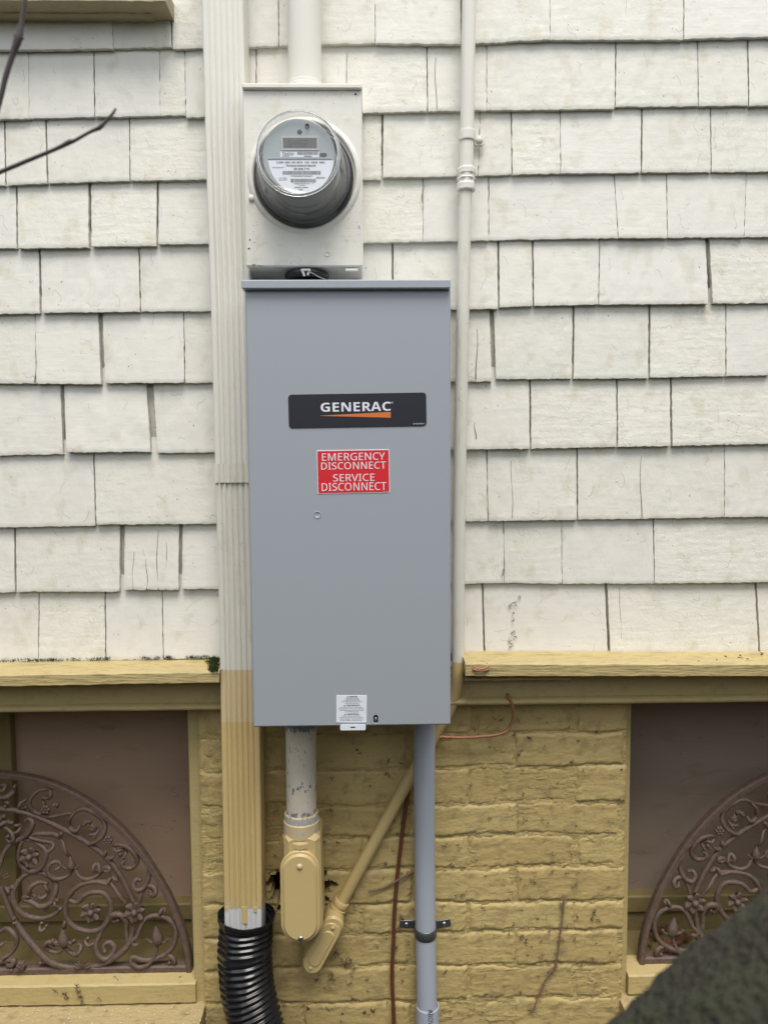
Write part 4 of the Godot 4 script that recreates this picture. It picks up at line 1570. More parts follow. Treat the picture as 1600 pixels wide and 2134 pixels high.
func build_thin_conduit() -> void:
	var zc := 0.040
	var t := thing("thin_conduit", "thin cream conduit running down beside the grey cabinet, yellow at its foot", "conduit", at(650, 2010, 0.0))
	var pts := []
	for q in [[984, -320], [977, 0], [972.5, 290], [970, 385]]:
		pts.append(at(q[0], q[1], zc))
	var s := Shape.new()
	s.tube(curve(pts, 6), 0.0128, 24)
	part("upper_pipe", s, mats.cream_metal, t)
	pts = []
	for q in [[970, 385], [967, 500], [961.5, 800], [956, 1100], [954.5, 1378]]:
		pts.append(at(q[0], q[1], zc))
	s = Shape.new()
	s.tube(curve(pts, 6), 0.0120, 24)
	part("lower_pipe", s, mats.cream_metal_aged, t)
	pts = []
	for q in [[954.5, 1377.6], [953.5, 1405], [948.5, 1440], [937, 1475], [920, 1506], [897, 1547], [843, 1641], [780, 1755], [711, 1881]]:
		pts.append(at(q[0], q[1], clampf(zc - (q[1] - 1400) * 0.00028, 0.004, zc)))
	s = Shape.new()
	s.tube(curve(pts, 8), 0.0121, 24)
	part("painted_pipe", s, mats.yellow_metal, t, "yellow painted bend and slanting foot of the conduit")
	# coupling with two hexagon nuts
	s = Shape.new()
	var ax := (at(972.5, 290, zc) - at(970, 385, zc)).normalized()
	var cb := at(970.2, 400, zc)
	for q in [[0.0, 0.016, 0.0], [0.0195, 0.0265, 0.006], [0.029, 0.0435, 0.012]]:
		s.lathe(cb + ax * q[0], ax, [Vector2(0.0125, 0), Vector2(0.0165, 0.0008), Vector2(0.0180, 0.003), Vector2(0.0180, q[1] - q[0] - 0.003), Vector2(0.0165, q[1] - q[0] - 0.0006), Vector2(0.0125, q[1] - q[0])], 6 if q[2] > 0.001 else 8, false)
	s.lathe(cb, ax, [Vector2(0.0150, 0.010), Vector2(0.0150, 0.034)], 24)
	part("coupling", s, mats.cream_metal, t)
	# one-hole strap and its screw
	s = Shape.new()
	var sb := at(972.5, 294, zc)
	s.lathe(sb, ax, [Vector2(0.0131, -0.0005), Vector2(0.0148, 0.0), Vector2(0.0152, 0.002), Vector2(0.0152, 0.016), Vector2(0.0148, 0.018), Vector2(0.0131, 0.0185)], 28, false)
	var ear := at(998, 292, 0.022)
	s.prism(rounded(0.021, 0.020, 0.006), 0.016, 0.0215, 0.001, Transform3D(Basis(), Vector3(ear.x, ear.y, 0)))
	s.box(Vector3(sb.x + 0.0145, ear.y + 0.001, 0.026), Vector3(0.005, 0.017, 0.022), 0.0012)
	part("strap", s, mats.cream_metal, t)
	s = Shape.new()
	var sc := ear + Vector3(0.0002, 0, 0)
	sc.z = 0.0215
	screw(s, sc, 0.0064)
	part("strap_screw", s, mats.cream_metal_aged, t)
	# connector and small elbow fitting at the foot
	var p0 := at(711, 1881, 0.004)
	var p1 := at(649, 1997, 0.010)
	var dir := (p1 - p0).normalized()
	s = Shape.new()
	s.lathe(p0 - dir * 0.006, dir, [Vector2(0.0125, 0), Vector2(0.0155, 0.001), Vector2(0.0165, 0.004), Vector2(0.0165, 0.010), Vector2(0.0145, 0.0115), Vector2(0.0145, 0.016), Vector2(0.0172, 0.0165), Vector2(0.0172, 0.024), Vector2(0.014, 0.027)], 20, false)
	part("connector", s, mats.yellow_metal, t)
	var turn := Basis(Vector3.BACK, atan2(dir.y, dir.x) + PI / 2)
	var m0 := p0 + dir * 0.020
	var m1 := p1
	var mid := (m0 + m1) / 2
	var len := m0.distance_to(m1) + 0.016
	s = Shape.new()
	s.prism(rounded(0.041, len, 0.019, 8), -0.012, 0.040, 0.004, Transform3D(turn, Vector3(mid.x, mid.y, 0)))
	part("elbow_body", s, mats.yellow_metal, t)
	s = Shape.new()
	s.prism(rounded(0.038, len - 0.012, 0.0185, 8), 0.0402, 0.0432, 0.0015, Transform3D(turn, Vector3(mid.x, mid.y, 0) + dir * 0.006))
	s.prism(rounded(0.024, len - 0.045, 0.011, 8), 0.0430, 0.0455, 0.002, Transform3D(turn, Vector3(mid.x, mid.y, 0) + dir * 0.006))
	part("cover_plate", s, mats.yellow_metal, t)
	s = Shape.new()
	screw(s, Vector3(m0.x, m0.y, 0.043) + dir * 0.012, 0.0042)
	screw(s, Vector3(m1.x, m1.y, 0.043) - dir * 0.002, 0.0042)
	part("cover_screw", s, mats.yellow_metal, t)

func chipped_texture() -> StandardMaterial3D:
	var m := StandardMaterial3D.new()
	m.resource_name = "chipped_cream_paint"
	var w := 512
	var h := 512
	var im := Image.create_empty(w, h, false, Image.FORMAT_RGB8)
	var cream := Color(0.66, 0.60, 0.50).linear_to_srgb()
	var zincc := Color(0.21, 0.23, 0.27).linear_to_srgb()
	var n := FastNoiseLite.new()
	n.seed = 8
	n.frequency = 0.03
	n.fractal_octaves = 4
	var n2 := FastNoiseLite.new()
	n2.seed = 18
	n2.frequency = 0.012
	for y in h:
		for x in w:
			var a := TAU * x / w
			var v := n.get_noise_3d(cos(a) * 140, sin(a) * 140, y * 0.55)
			var big := n2.get_noise_3d(cos(a) * 90, sin(a) * 90, y)
			var c := cream
			c = c * (1.0 - 0.05 * absf(big))
			var f := float(y) / h
			var lim := 0.50
			if f < 0.10:
				lim = lerpf(-0.5, 0.5, f / 0.10)
			elif f > 0.90:
				lim = lerpf(0.50, -0.6, (f - 0.90) / 0.10)
			elif f > 0.62 and f < 0.72:
				lim = 0.12 if big > 0.0 else 0.42
			if v > lim:
				c = zincc
			im.set_pixel(x, y, c)
	m.albedo_texture = ImageTexture.create_from_image(im)
	m.roughness = 0.5
	return m

func build_elbow_conduit() -> void:
	var zc := 0.062
	var top := at(627, 1505, zc)
	var nut := at(628.5, 1698, zc)
	var t := thing("elbow_conduit", "chipped cream pipe under the cabinet ending in a yellow round-ended elbow fitting", "conduit", at(628, 1970, 0.03))
	var s := Shape.new()
	var path := []
	for k in 13:
		path.append(top.lerp(nut, k / 12.0))
	path.reverse()
	s.tube(path, 0.0290, 40, false, true)
	part("pipe", s, chipped_texture(), t)
	s = Shape.new()
	s.lathe(Vector3(top.x, 1.0292 - 0.009, zc), Vector3.UP, [Vector2(0.0292, -0.004), Vector2(0.032, -0.003), Vector2(0.0350, 0.0), Vector2(0.0350, 0.0085), Vector2(0.029, 0.0088)], 10, false)
	part("lock_nut", s, mats.dark_zinc, t)
	var ub := at(628.5, 1736, zc)
	var ut := at(628.5, 1690, zc)
	var hh := ut.y - ub.y
	s = Shape.new()
	s.lathe(Vector3(nut.x, ub.y, zc), Vector3.UP, [Vector2(0.0335, 0.0), Vector2(0.0345, 0.002), Vector2(0.0345, hh * 0.62), Vector2(0.0325, hh * 0.66), Vector2(0.0325, hh * 0.95), Vector2(0.0292, hh)], 40, false)
	part("coupling", s, mats.tan_metal, t)
	s = Shape.new()      # streaks of bare zinc on the coupling
	for q in [[-0.9, 0.004, 0.0085], [-0.15, 0.0015, 0.009], [0.12, 0.003, 0.007], [0.2, 0.0015, 0.009], [0.95, 0.005, 0.012]]:
		var a: float = q[0]
		var nx := Vector3(sin(a), 0, cos(a))
		s.box(Vector3(nut.x, ub.y + hh * 0.34, zc) + nx * 0.0344, Vector3(q[1], q[2], 0.0008), 0.0002, Basis(Vector3.UP, a))
	for k in 22:
		var a := -1.4 + k * 0.13
		var nx := Vector3(sin(a), 0, cos(a))
		s.box(Vector3(nut.x, ub.y + hh * (0.80 + 0.08 * sin(k * 2.3)), zc) + nx * 0.0324, Vector3(0.0036, hh * (0.22 + 0.10 * cos(k * 3.1)), 0.0007), 0.0002, Basis(Vector3.UP, a))
	part("bare_patch", s, mats.pvc_grey, t)
	# cast elbow body
	var bt := at(630, 1738, 0.1).y
	var bb := at(626, 1971, 0.1).y
	var wl := at(587, 1800, 0.1).x
	var wr := at(671, 1800, 0.1).x
	var cx := (wl + wr) / 2
	s = Shape.new()
	s.lathe(Vector3(nut.x, ub.y - 0.014, zc), Vector3.UP, [Vector2(0.0385, 0.0), Vector2(0.0385, 0.009), Vector2(0.0365, 0.0125), Vector2(0.0325, 0.0139)], 8, false)
	part("hub", s, mats.yellow_metal, t)
	s = Shape.new()
	var outline := PackedVector2Array()
	var w := wr - wl
	for q in rounded(w - 0.002, bt - bb - 0.004, 0.034, 10):
		var v := q
		if v.y > 0:      # squarer shoulders at the top
			v = Vector2(clampf(v.x * 1.22, -w / 2 + 0.003, w / 2 - 0.003), v.y)
		outline.append(v)
	s.prism(outline, 0.012, 0.094, 0.010, Transform3D(Basis(), Vector3(cx, (bt + bb) / 2, 0)))
	part("elbow_body", s, mats.yellow_metal, t)
	var ca := at(585.5, 1968, 0.104)
	var cb := at(665.5, 1775, 0.104)
	var cc := Vector3((ca.x + cb.x) / 2, (ca.y + cb.y) / 2, 0)
	var cw := cb.x - ca.x
	var ch := cb.y - ca.y
	s = Shape.new()
	s.prism(rounded(cw, ch, cw / 2 - 0.0005, 14), 0.0945, 0.1000, 0.002, Transform3D(Basis(), cc))
	part("cover_rim", s, mats.yellow_metal, t)
	s = Shape.new()
	s.prism(rounded(cw - 0.010, ch - 0.010, cw / 2 - 0.0055, 14), 0.0998, 0.1050, 0.0035, Transform3D(Basis(), cc))
	part("cover_plate", s, mats.yellow_metal, t)
	s = Shape.new()
	screw(s, at(624.5, 1806, 0.105), 0.0055)
	part("cover_screw", s, mats.tan_metal, t)
	s = Shape.new()
	screw(s, at(627, 1956, 0.105), 0.0055)
	part("cover_screw", s, mats.zinc, t)

func build_pvc_conduit() -> void:
	var zc := 0.0125
	var t := thing("plastic_conduit", "smooth grey plastic conduit dropping from the cabinet past the bricks", "conduit", at(889, 2500, zc))
	var pts := [at(889.5, 2105, zc), at(888.5, 2060, zc), at(886.5, 1930, zc), at(885, 1790, 0.016), at(884.3, 1650, 0.034), at(884.3, 1560, 0.042), at(884.3, 1495, 0.046)]
	pts[0].y = at(889.5, 2105, zc).y
	var s := Shape.new()
	s.tube(curve(pts, 6), 0.0208, 40)
	part("pipe", s, mats.pvc_grey, t)
	var b := at(890.5, 2094, zc)
	s = Shape.new()
	s.lathe(Vector3(b.x, 0.0, zc), Vector3.UP, [Vector2(0.0238, -0.05), Vector2(0.0238, b.y - 0.002), Vector2(0.0230, b.y), Vector2(0.0212, b.y), Vector2(0.0208, b.y - 0.006)], 40, false)
	part("bell_section", s, mats.pvc_grey, t)
	# ABOVE/ printed down the pipe, letters lying on their side
	var f := SystemFont.new()
	f.font_names = PackedStringArray(["Droid Sans"])
	var tm := TextMesh.new()
	tm.font = f
	tm.text = "ABOVE/BELOW GROUND"
	tm.font_size = 48
	tm.pixel_size = 0.002
	tm.depth = 0.01
	var o := MeshInstance3D.new()
	o.name = "lettering"
	o.mesh = tm
	o.material_override = mats.print_dark
	t.add_child(o, true)
	var bb := tm.get_aabb()
	var k := 0.0098 / bb.size.y
	var p := at(897, 2104, zc + 0.0232)
	o.basis = Basis(Vector3.UP, 0.20) * Basis(Vector3.BACK, -PI / 2) * Basis.from_scale(Vector3(k * 0.95, k, 0.08))
	o.position = Vector3(p.x, p.y, zc + 0.0232) - o.basis * Vector3(bb.position.x, bb.get_center().y, bb.get_center().z) - t.position
	# strap
	var g := thing("pipe_strap", "dark zinc two-hole strap screwed to the bricks round the grey conduit", "strap", at(886, 1930, -0.01))
	var yb := at(886.5, 1964, zc + 0.022).y
	var cx := at(886.5, 1930, zc).x
	s = Shape.new()
	var rows := [PackedVector3Array(), PackedVector3Array(), PackedVector3Array(), PackedVector3Array()]
	for j in 33:
		var a := PI * j / 32.0
		var v := Vector3(-cos(a), 0, sin(a))
		var sag := Vector3(0, 0.0, 0)
		for q in 4:
			var rr: float = [0.0210, 0.0224, 0.0224, 0.0210][q]
			var yy: float = [yb - 0.002, yb, yb + 0.0175, yb + 0.0185][q]
			rows[q].append(Vector3(cx, yy, zc) + v * rr + sag)
	s.smooth(true)
	s.sheet(rows)
	for e in [-1.0, 1.0]:
		s.box(Vector3(cx + e * 0.0215, yb + 0.009, -0.0005), Vector3(0.0016, 0.0175, 0.026), 0.0005)
	part("band", s, mats.dark_zinc, g)
	for q in [[847.0, 1927.0, -0.04, -1.0], [925.0, 1926.0, 0.16, 1.0]]:
		var e := at(q[0], q[1], -0.006)
		var s2 := Shape.new()
		var s3 := Shape.new()
		s2.prism(rounded(0.036, 0.0165, 0.004, 4), -0.0095, -0.0065, 0.0006, Transform3D(Basis(Vector3.BACK, q[2]), Vector3(e.x - q[3] * 0.004, e.y, 0)))
		screw(s3, Vector3(e.x, e.y, -0.0065), 0.0052)
		part("ear", s2, mats.dark_zinc, g)
		part("screw", s3, mats.zinc, g)

# ---- copper wires
func strands(s: Shape, path: Array, r: float, turns: float) -> void:
	var n := 4
	for k in n:
		var pts := []
		for i in path.size():
			var t: Vector3 = (path[mini(i + 1, path.size() - 1)] - path[maxi(i - 1, 0)]).normalized()
			var a := t.cross(Vector3.BACK).normalized()
			var b := t.cross(a)
			var g := TAU * (float(k) / n + turns * i / path.size())
			pts.append(path[i] + (a * cos(g) + b * sin(g)) * r * 0.5)
		s.tube(pts, r * 0.62, 6)

func build_wires() -> void:
	var s := Shape.new()
	var p := []
	for q in [[1057, 1447, 0.022], [1060, 1453, 0.034], [1066, 1467, 0.036], [1069, 1485, 0.030], [1067, 1503, 0.024], [1057, 1521, 0.020], [1036, 1531, 0.018], [1000, 1535, 0.018], [955, 1537, 0.016], [900, 1534, 0.010], [860, 1532, -0.002]]:
		p.append(at(q[0], q[1], q[2]))
	strands(s, curve(p, 14), 0.0030, 11.0)
	single("ground_wire", s, mats.copper, "bright twisted copper wire coming out from under the ledge", "wire")
	s = Shape.new()
	p = []
	for q in [[858, 1612, -0.001], [849, 1660, 0.000], [840, 1720, -0.001], [834, 1770, -0.002], [827, 1835, -0.002], [822, 1900, -0.002], [820, 1960, -0.002], [817, 2030, -0.002], [820, 2110, -0.002], [823, 2200, -0.002], [820, 2420, 0.0], [822, 2620, 0.01]]:
		p.append(at(q[0], q[1], q[2]))
	strands(s, curve(p, 16), 0.0038, 22.0)
	single("ground_wire", s, mats.copper_aged, "dull brown copper wire hanging down the bricks beside the grey plastic conduit", "wire")
	# coil on the ledge's end
	var c := at(1000, 1386, 0.078)
	s = Shape.new()
	p = []
	for i in 90:
		var a := i * 0.21
		var rr := 0.0155 - i * 0.00003 + sin(i * 0.7) * 0.0006
		p.append(c + Vector3(cos(a) * rr, -0.0035 + i * 0.00007 - sin(a) * 0.0045, 0.006 + sin(a) * 0.0075))
	strands(s, p, 0.0017, 20.0)
	single("copper_coil", s, mats.copper, "small coil of copper wire lying on the yellow ledge's end", "coil")

# ---- cast iron half-round grilles
func build_grilles() -> void:
	for side in 2:
		var foot_x: float = at(401, 2028, -0.055).x if side == 0 else at(1330, 2030, -0.055).x
		var y_foot: float = at(300, 2029, -0.055).y
		var axis := foot_x - HALF_GRILLE if side == 0 else foot_x + HALF_GRILLE
		var t := thing("iron_grille", "half-round cast iron grille on the sill beside the black hose" if side == 0 else "half-round cast iron grille on the sill behind the mossy trunk", "grille", Vector3(axis, y_foot, -0.055))
		for half in 2:
			var sx := 1.0 if (half == 0) == (side == 0) else -1.0
			grille_half(t, sx, foot_x, axis, half == 0)
		var s := Shape.new()
		s.box(Vector3(axis, y_foot + 0.0085, -0.063), Vector3(2.0 * HALF_GRILLE - 0.006, 0.0172, 0.022), 0.003)
		part("base_bar", s, mats.iron, t)

func grille_half(t: Node3D, sx: float, foot_x: float, axis: float, seen: bool) -> void:
	# drawn in the enlarged photograph (3.902 to one) of the half beside the hose, then set out in metres from the axis and the foot
	var unit := GRILLE_UNIT
	var y0: float = t.position.y
	var lean := 0.055
	var g := func(x: float, y: float, dz := 0.0) -> Vector3:
		var h := (1758.0 - y) * unit
		return Vector3(axis + sx * (HALF_GRILLE - (1572.0 - x) * unit * 0.986), y0 + h, -0.057 - h * lean + dz)
	var w := func(list: Array) -> Array:
		var out := []
		for i in range(0, list.size(), 2):
			out.append(g.call(list[i], list[i + 1]))
		return out
	# rim
	var s := Shape.new()
	var sec := PackedVector2Array([Vector2(-0.010, -0.0066), Vector2(-0.010, 0.0066), Vector2(0.004, 0.0066), Vector2(0.008, 0.004), Vector2(0.008, -0.004), Vector2(0.004, -0.0066)])
	if sx < 0:
		sec.reverse()
		for i in sec.size():
			sec[i].y *= 1.0
	s.bar(curve(w.call([1548, 1750, 1535, 1600, 1500, 1440, 1450, 1300, 1380, 1130, 1285, 960, 1170, 780, 1030, 610, 890, 475, 750, 365, 590, 270, 420, 195, 240, 148, 60, 122, -22, 118]), 6), sec)
	part("rim", s, mats.iron, t)
	s = Shape.new()
	s.tube(curve(w.call([-22, 390, 150, 412, 300, 458, 450, 527, 600, 606, 750, 700, 880, 808, 965, 915, 1035, 1040, 1095, 1165]), 6), 0.0056, 8)
	part("inner_arc", s, mats.iron, t)
	# scrolls: [radius, points...]
	var scrolls := [
		[10, 430, 238, 340, 245, 278, 305, 272, 385, 330, 440, 420, 465, 530, 440, 600, 426],
		[11, 430, 240, 440, 285, 408, 312, 372, 300], [9, 235, 325, 195, 340, 183, 375, 212, 396, 236, 372], [9, 370, 320, 385, 370, 360, 420], [8, 455, 370, 490, 350, 480, 385],
		[11, 632, 425, 592, 470, 576, 530, 600, 570, 645, 572, 664, 545], [12, 632, 425, 700, 392, 780, 428, 848, 490, 870, 560, 850, 622, 800, 662, 748, 684],
		[10, 765, 500, 722, 508, 692, 535], [8, 700, 500, 760, 520, 800, 570], [9, 757, 560, 793, 568, 792, 602, 755, 606], [8, 748, 540, 790, 545, 812, 580, 790, 625],
		[12, 940, 700, 1000, 690, 1070, 718, 1122, 790, 1125, 850, 1080, 892, 1030, 880, 1010, 850, 1032, 824], [9, 930, 702, 962, 742, 1002, 740, 1042, 760, 1030, 792], [9, 880, 740, 870, 782, 902, 806, 942, 790], [9, 985, 745, 1000, 780, 980, 790],
		[12, 1150, 758, 1200, 830, 1226, 900, 1220, 980, 1182, 1050, 1130, 1062, 1104, 1022, 1120, 985, 1150, 992], [12, 1148, 1160, 1170, 1082, 1210, 1042, 1270, 1052, 1282, 1092, 1246, 1112, 1236, 1086],
		[14, 1100, 1320, 1082, 1420, 1060, 1500, 1000, 1570, 900, 1640, 800, 1688, 690, 1706], [13, 1040, 1490, 1030, 1400, 1036, 1330, 1000, 1266, 940, 1260, 916, 1300, 940, 1330, 970, 1310],
		[12, 1140, 1500, 1108, 1512, 1088, 1482, 1128, 1440, 1152, 1380, 1202, 1302, 1290, 1285, 1382, 1320, 1436, 1400, 1430, 1500, 1380, 1582, 1280, 1632, 1180, 1642, 1090, 1612, 1078, 1652, 1130, 1692, 1200, 1682, 1252, 1630, 1280, 1570, 1290, 1500],
		[11, 1290, 1642, 1350, 1610, 1412, 1620, 1432, 1652, 1420, 1684, 1388, 1668], [9, 1308, 1282, 1330, 1232, 1362, 1234],
		[13, 890, 1012, 800, 990, 680, 1010, 590, 1080, 546, 1180, 550, 1290, 610, 1370, 720, 1406, 820, 1390, 882, 1320, 916, 1230, 900, 1140, 850, 1082, 770, 1075, 700, 1100, 650, 1150, 600, 1150, 568, 1120, 590, 1098],
		[11, 760, 985, 880, 1000, 960, 1070, 1030, 1170], [13, 862, 1340, 820, 1430, 790, 1500, 800, 1570, 850, 1622, 910, 1602, 936, 1542, 892, 1500, 850, 1522, 862, 1560], [10, 790, 1500, 740, 1512, 700, 1490, 722, 1455],
		[11, 522, 1530, 470, 1572, 400, 1560, 370, 1512, 400, 1476, 442, 1490, 430, 1520], [11, 530, 1530, 572, 1582, 632, 1582, 662, 1540, 640, 1510], [9, 560, 1480, 600, 1490, 615, 1465], [9, 490, 1480, 450, 1480, 440, 1460], [9, 545, 1290, 530, 1350, 525, 1400],
		[15, 20, 1020, 60, 1150, 110, 1290, 200, 1420, 330, 1560, 420, 1640, 520, 1688, 660, 1706],
		[13, 350, 920, 230, 930, 150, 1000, 120, 1090, 150, 1190, 220, 1260, 330, 1292, 430, 1270, 500, 1212], [13, 350, 920, 430, 970, 466, 1040, 440, 1130, 400, 1170, 330, 1182, 260, 1150, 212, 1142, 198, 1120, 240, 1110], [11, 402, 1002, 330, 1000, 270, 1022, 250, 1080, 290, 1110], [10, 380, 1012, 402, 1062, 372, 1112, 330, 1112], [9, 400, 1180, 372, 1230], [9, 492, 1212, 460, 1170, 450, 1140, 480, 1135],
		[9, 345, 1320, 328, 1368, 360, 1382, 382, 1352], [9, 130, 1275, 112, 1310, 140, 1320],
		[12, 205, 650, 172, 740, 168, 810, 192, 872, 250, 908, 322, 892, 372, 840, 396, 770, 385, 720, 300, 662, 215, 650], [13, 20, 850, 40, 760, 100, 682, 200, 630, 262, 570, 290, 500, 252, 478, 226, 492], [12, 240, 620, 340, 590, 430, 600, 492, 622, 522, 590], [10, 260, 620, 360, 652, 432, 680, 446, 712, 402, 738, 340, 700],
		[9, 470, 620, 530, 680, 560, 760, 582, 800], [11, 602, 890, 570, 942, 500, 970, 440, 950, 404, 890, 430, 840, 480, 834, 502, 870, 470, 890], [11, 632, 890, 672, 950, 740, 972, 812, 940, 860, 890, 902, 880, 906, 906, 870, 906], [10, 832, 910, 812, 860, 780, 864, 780, 896, 806, 906],
		[10, 890, 1012, 910, 970, 950, 970, 972, 992], [10, 28, 1080, 60, 1092, 86, 1060, 60, 1034, 38, 1052], [10, 85, 1040, 112, 1020, 126, 1052],
		[10, -22, 545, 60, 550, 120, 590, 130, 640, 90, 662, 64, 630, 90, 610], [9, 120, 590, 170, 570, 176, 530, 150, 520], [12, -10, 520, 20, 470, 62, 445], [12, -5, 535, 60, 500, 122, 500],
		[12, -22, 1412, 60, 1370, 122, 1400, 142, 1470, 100, 1560, 30, 1605], [9, 40, 1480, 10, 1500, -10, 1480], [12, -20, 1650, 60, 1630, 122, 1622, 100, 1662, 62, 1672, 62, 1706, 100, 1700],
		[13, -15, 300, 80, 290, 132, 250, 150, 205], [11, -15, 250, 55, 235, 62, 205, 30, 195], [10, 40, 330, 95, 340, 70, 365], [9, 320, 1650, 380, 1640],
	]
	for q in scrolls:
		var sc := Shape.new()
		var pts: Array = curve(w.call(q.slice(1)), 4)
		var n := pts.size()
		var radii := []
		for i in n:
			var u := float(i) / (n - 1)
			var dz: float = 0.003 + 0.0035 * sin(u * 9.0 + q[1] * 0.1)
			pts[i].z += dz
			radii.append(q[0] * unit * 1.5 * (0.78 + 0.42 * sin(PI * clampf(u * 0.92 + 0.04, 0, 1))))
		sc.tube(pts, radii, 7)
		# beaded end of the curl
		var e: Vector3 = pts[-1]
		sc.lathe(e - Vector3(0, 0, 0.0035), Vector3.BACK, [Vector2(0.0001, -0.002), Vector2(q[0] * unit * 1.2, 0.0), Vector2(q[0] * unit * 1.35, 0.004), Vector2(q[0] * unit * 0.8, 0.0075), Vector2(0.0001, 0.0085)], 10)
		part("scroll", sc, mats.iron, t)
	# flowers with six petals
	for q in [[1110, 1240, 88.0], [755, 1235, 84.0], [262, 775, 84.0]]:
		var fl := Shape.new()
		var c: Vector3 = g.call(q[0], q[1], 0.006)
		for k in 6:
			var a := TAU * k / 6 + 0.3
			var d := Vector3(cos(a), sin(a), 0)
			var e := Vector3(-d.y, d.x, 0)
			var rr: float = q[2] * unit
			var rows := []
			for i in 7:
				var u := i / 6.0
				var half := rr * 0.40 * sin(PI * (0.16 + u * 0.74))
				var row := PackedVector3Array()
				for j in 7:
					var v := (j - 3) / 3.0
					var lift := 0.002 + 0.005 * u - 0.003 * v * v * (0.3 + u) + (0.0014 if j == 3 else 0.0)
					row.append(c + d * rr * (0.20 + 0.80 * u) + e * half * v + Vector3(0, 0, lift))
				rows.append(row)
			fl.smooth(true, 40 + k)
			fl.sheet(rows)
			var back := []
			for row in rows:
				var br := PackedVector3Array()
				for p in row:
					br.append(p - Vector3(0, 0, 0.004))
				back.append(br)
			fl.sheet(back)
			for ed in [0, -1]:
				var ra := PackedVector3Array()
				var rb := PackedVector3Array()
				for i in 7:
					ra.append(rows[i][ed])
					rb.append(back[i][ed])
				fl.sheet([ra, rb])
			fl.sheet([rows[6], back[6]])
		fl.lathe(c, Vector3.BACK, [Vector2(0.26 * q[2] * unit, -0.003), Vector2(0.33 * q[2] * unit, 0.004), Vector2(0.24 * q[2] * unit, 0.009), Vector2(0.0001, 0.011)], 14)
		part("flower", fl, mats.iron, t)
	# buds
	for q in [[1290, 1440, 46.0, 82.0, 0.15], [522, 1445, 44.0, 80.0, 0.1], [592, 838, 36.0, 60.0, 0.05]]:
		var b := Shape.new()
		var c: Vector3 = g.call(q[0], q[1], 0.004)
		var ax := Vector3(sin(q[4]) * sx * -1.0, cos(q[4]), 0)
		var rr: float = q[2] * unit
		var hh: float = q[3] * unit
		b.lathe(c - ax * hh, ax, [Vector2(0.0001, 0), Vector2(rr * 0.7, hh * 0.15), Vector2(rr, hh * 0.55), Vector2(rr * 0.85, hh * 1.1), Vector2(rr * 0.4, hh * 1.6), Vector2(rr * 0.12, hh * 2.0)], 12, true, false, 1.0)
		for e in [-1.0, 1.0]:
			b.tube(curve([c - ax * hh * 0.8, c - ax * hh * 0.6 + Vector3(e * rr * 1.3, 0, 0.003), c - ax * hh * 0.2 + Vector3(e * rr * 1.9, 0, 0.004)], 4), rr * 0.26, 7)
		part("bud", b, mats.iron, t)
	# shells and berry clusters
	for q in [[680, 1690, 74.0, PI / 2, 1.25], [30, 950, 80.0, PI / 2 - 0.2, 1.0], [190, 1700, 60.0, PI / 2 + 0.5, 0.9]]:
		var sh := Shape.new()
		for k in 7:
			var a: float = q[3] + q[4] * (k - 3) / 3.0
			var c0: Vector3 = g.call(q[0], q[1], 0.006)
			var c1: Vector3 = g.call(q[0] + cos(a) * q[2], q[1] - sin(a) * q[2], 0.011)
			sh.tube([c0, c0.lerp(c1, 0.6) + Vector3(0, 0, 0.002), c1], [7 * unit, 11 * unit, 5 * unit], 7)
		part("shell", sh, mats.iron, t)
	for q in [[905, 645], [400, 390], [180, 1660]]:
		var be := Shape.new()
		for k in 7:
			var a := TAU * k / 6
			var d := 0.0 if k == 6 else 24.0
			var c: Vector3 = g.call(q[0] + cos(a) * d, q[1] + sin(a) * d, 0.008)
			be.lathe(c, Vector3.BACK, [Vector2(15 * unit, -0.004), Vector2(16 * unit, 0.0), Vector2(10 * unit, 0.004), Vector2(0.0001, 0.005)], 9)
		part("berries", be, mats.iron, t)

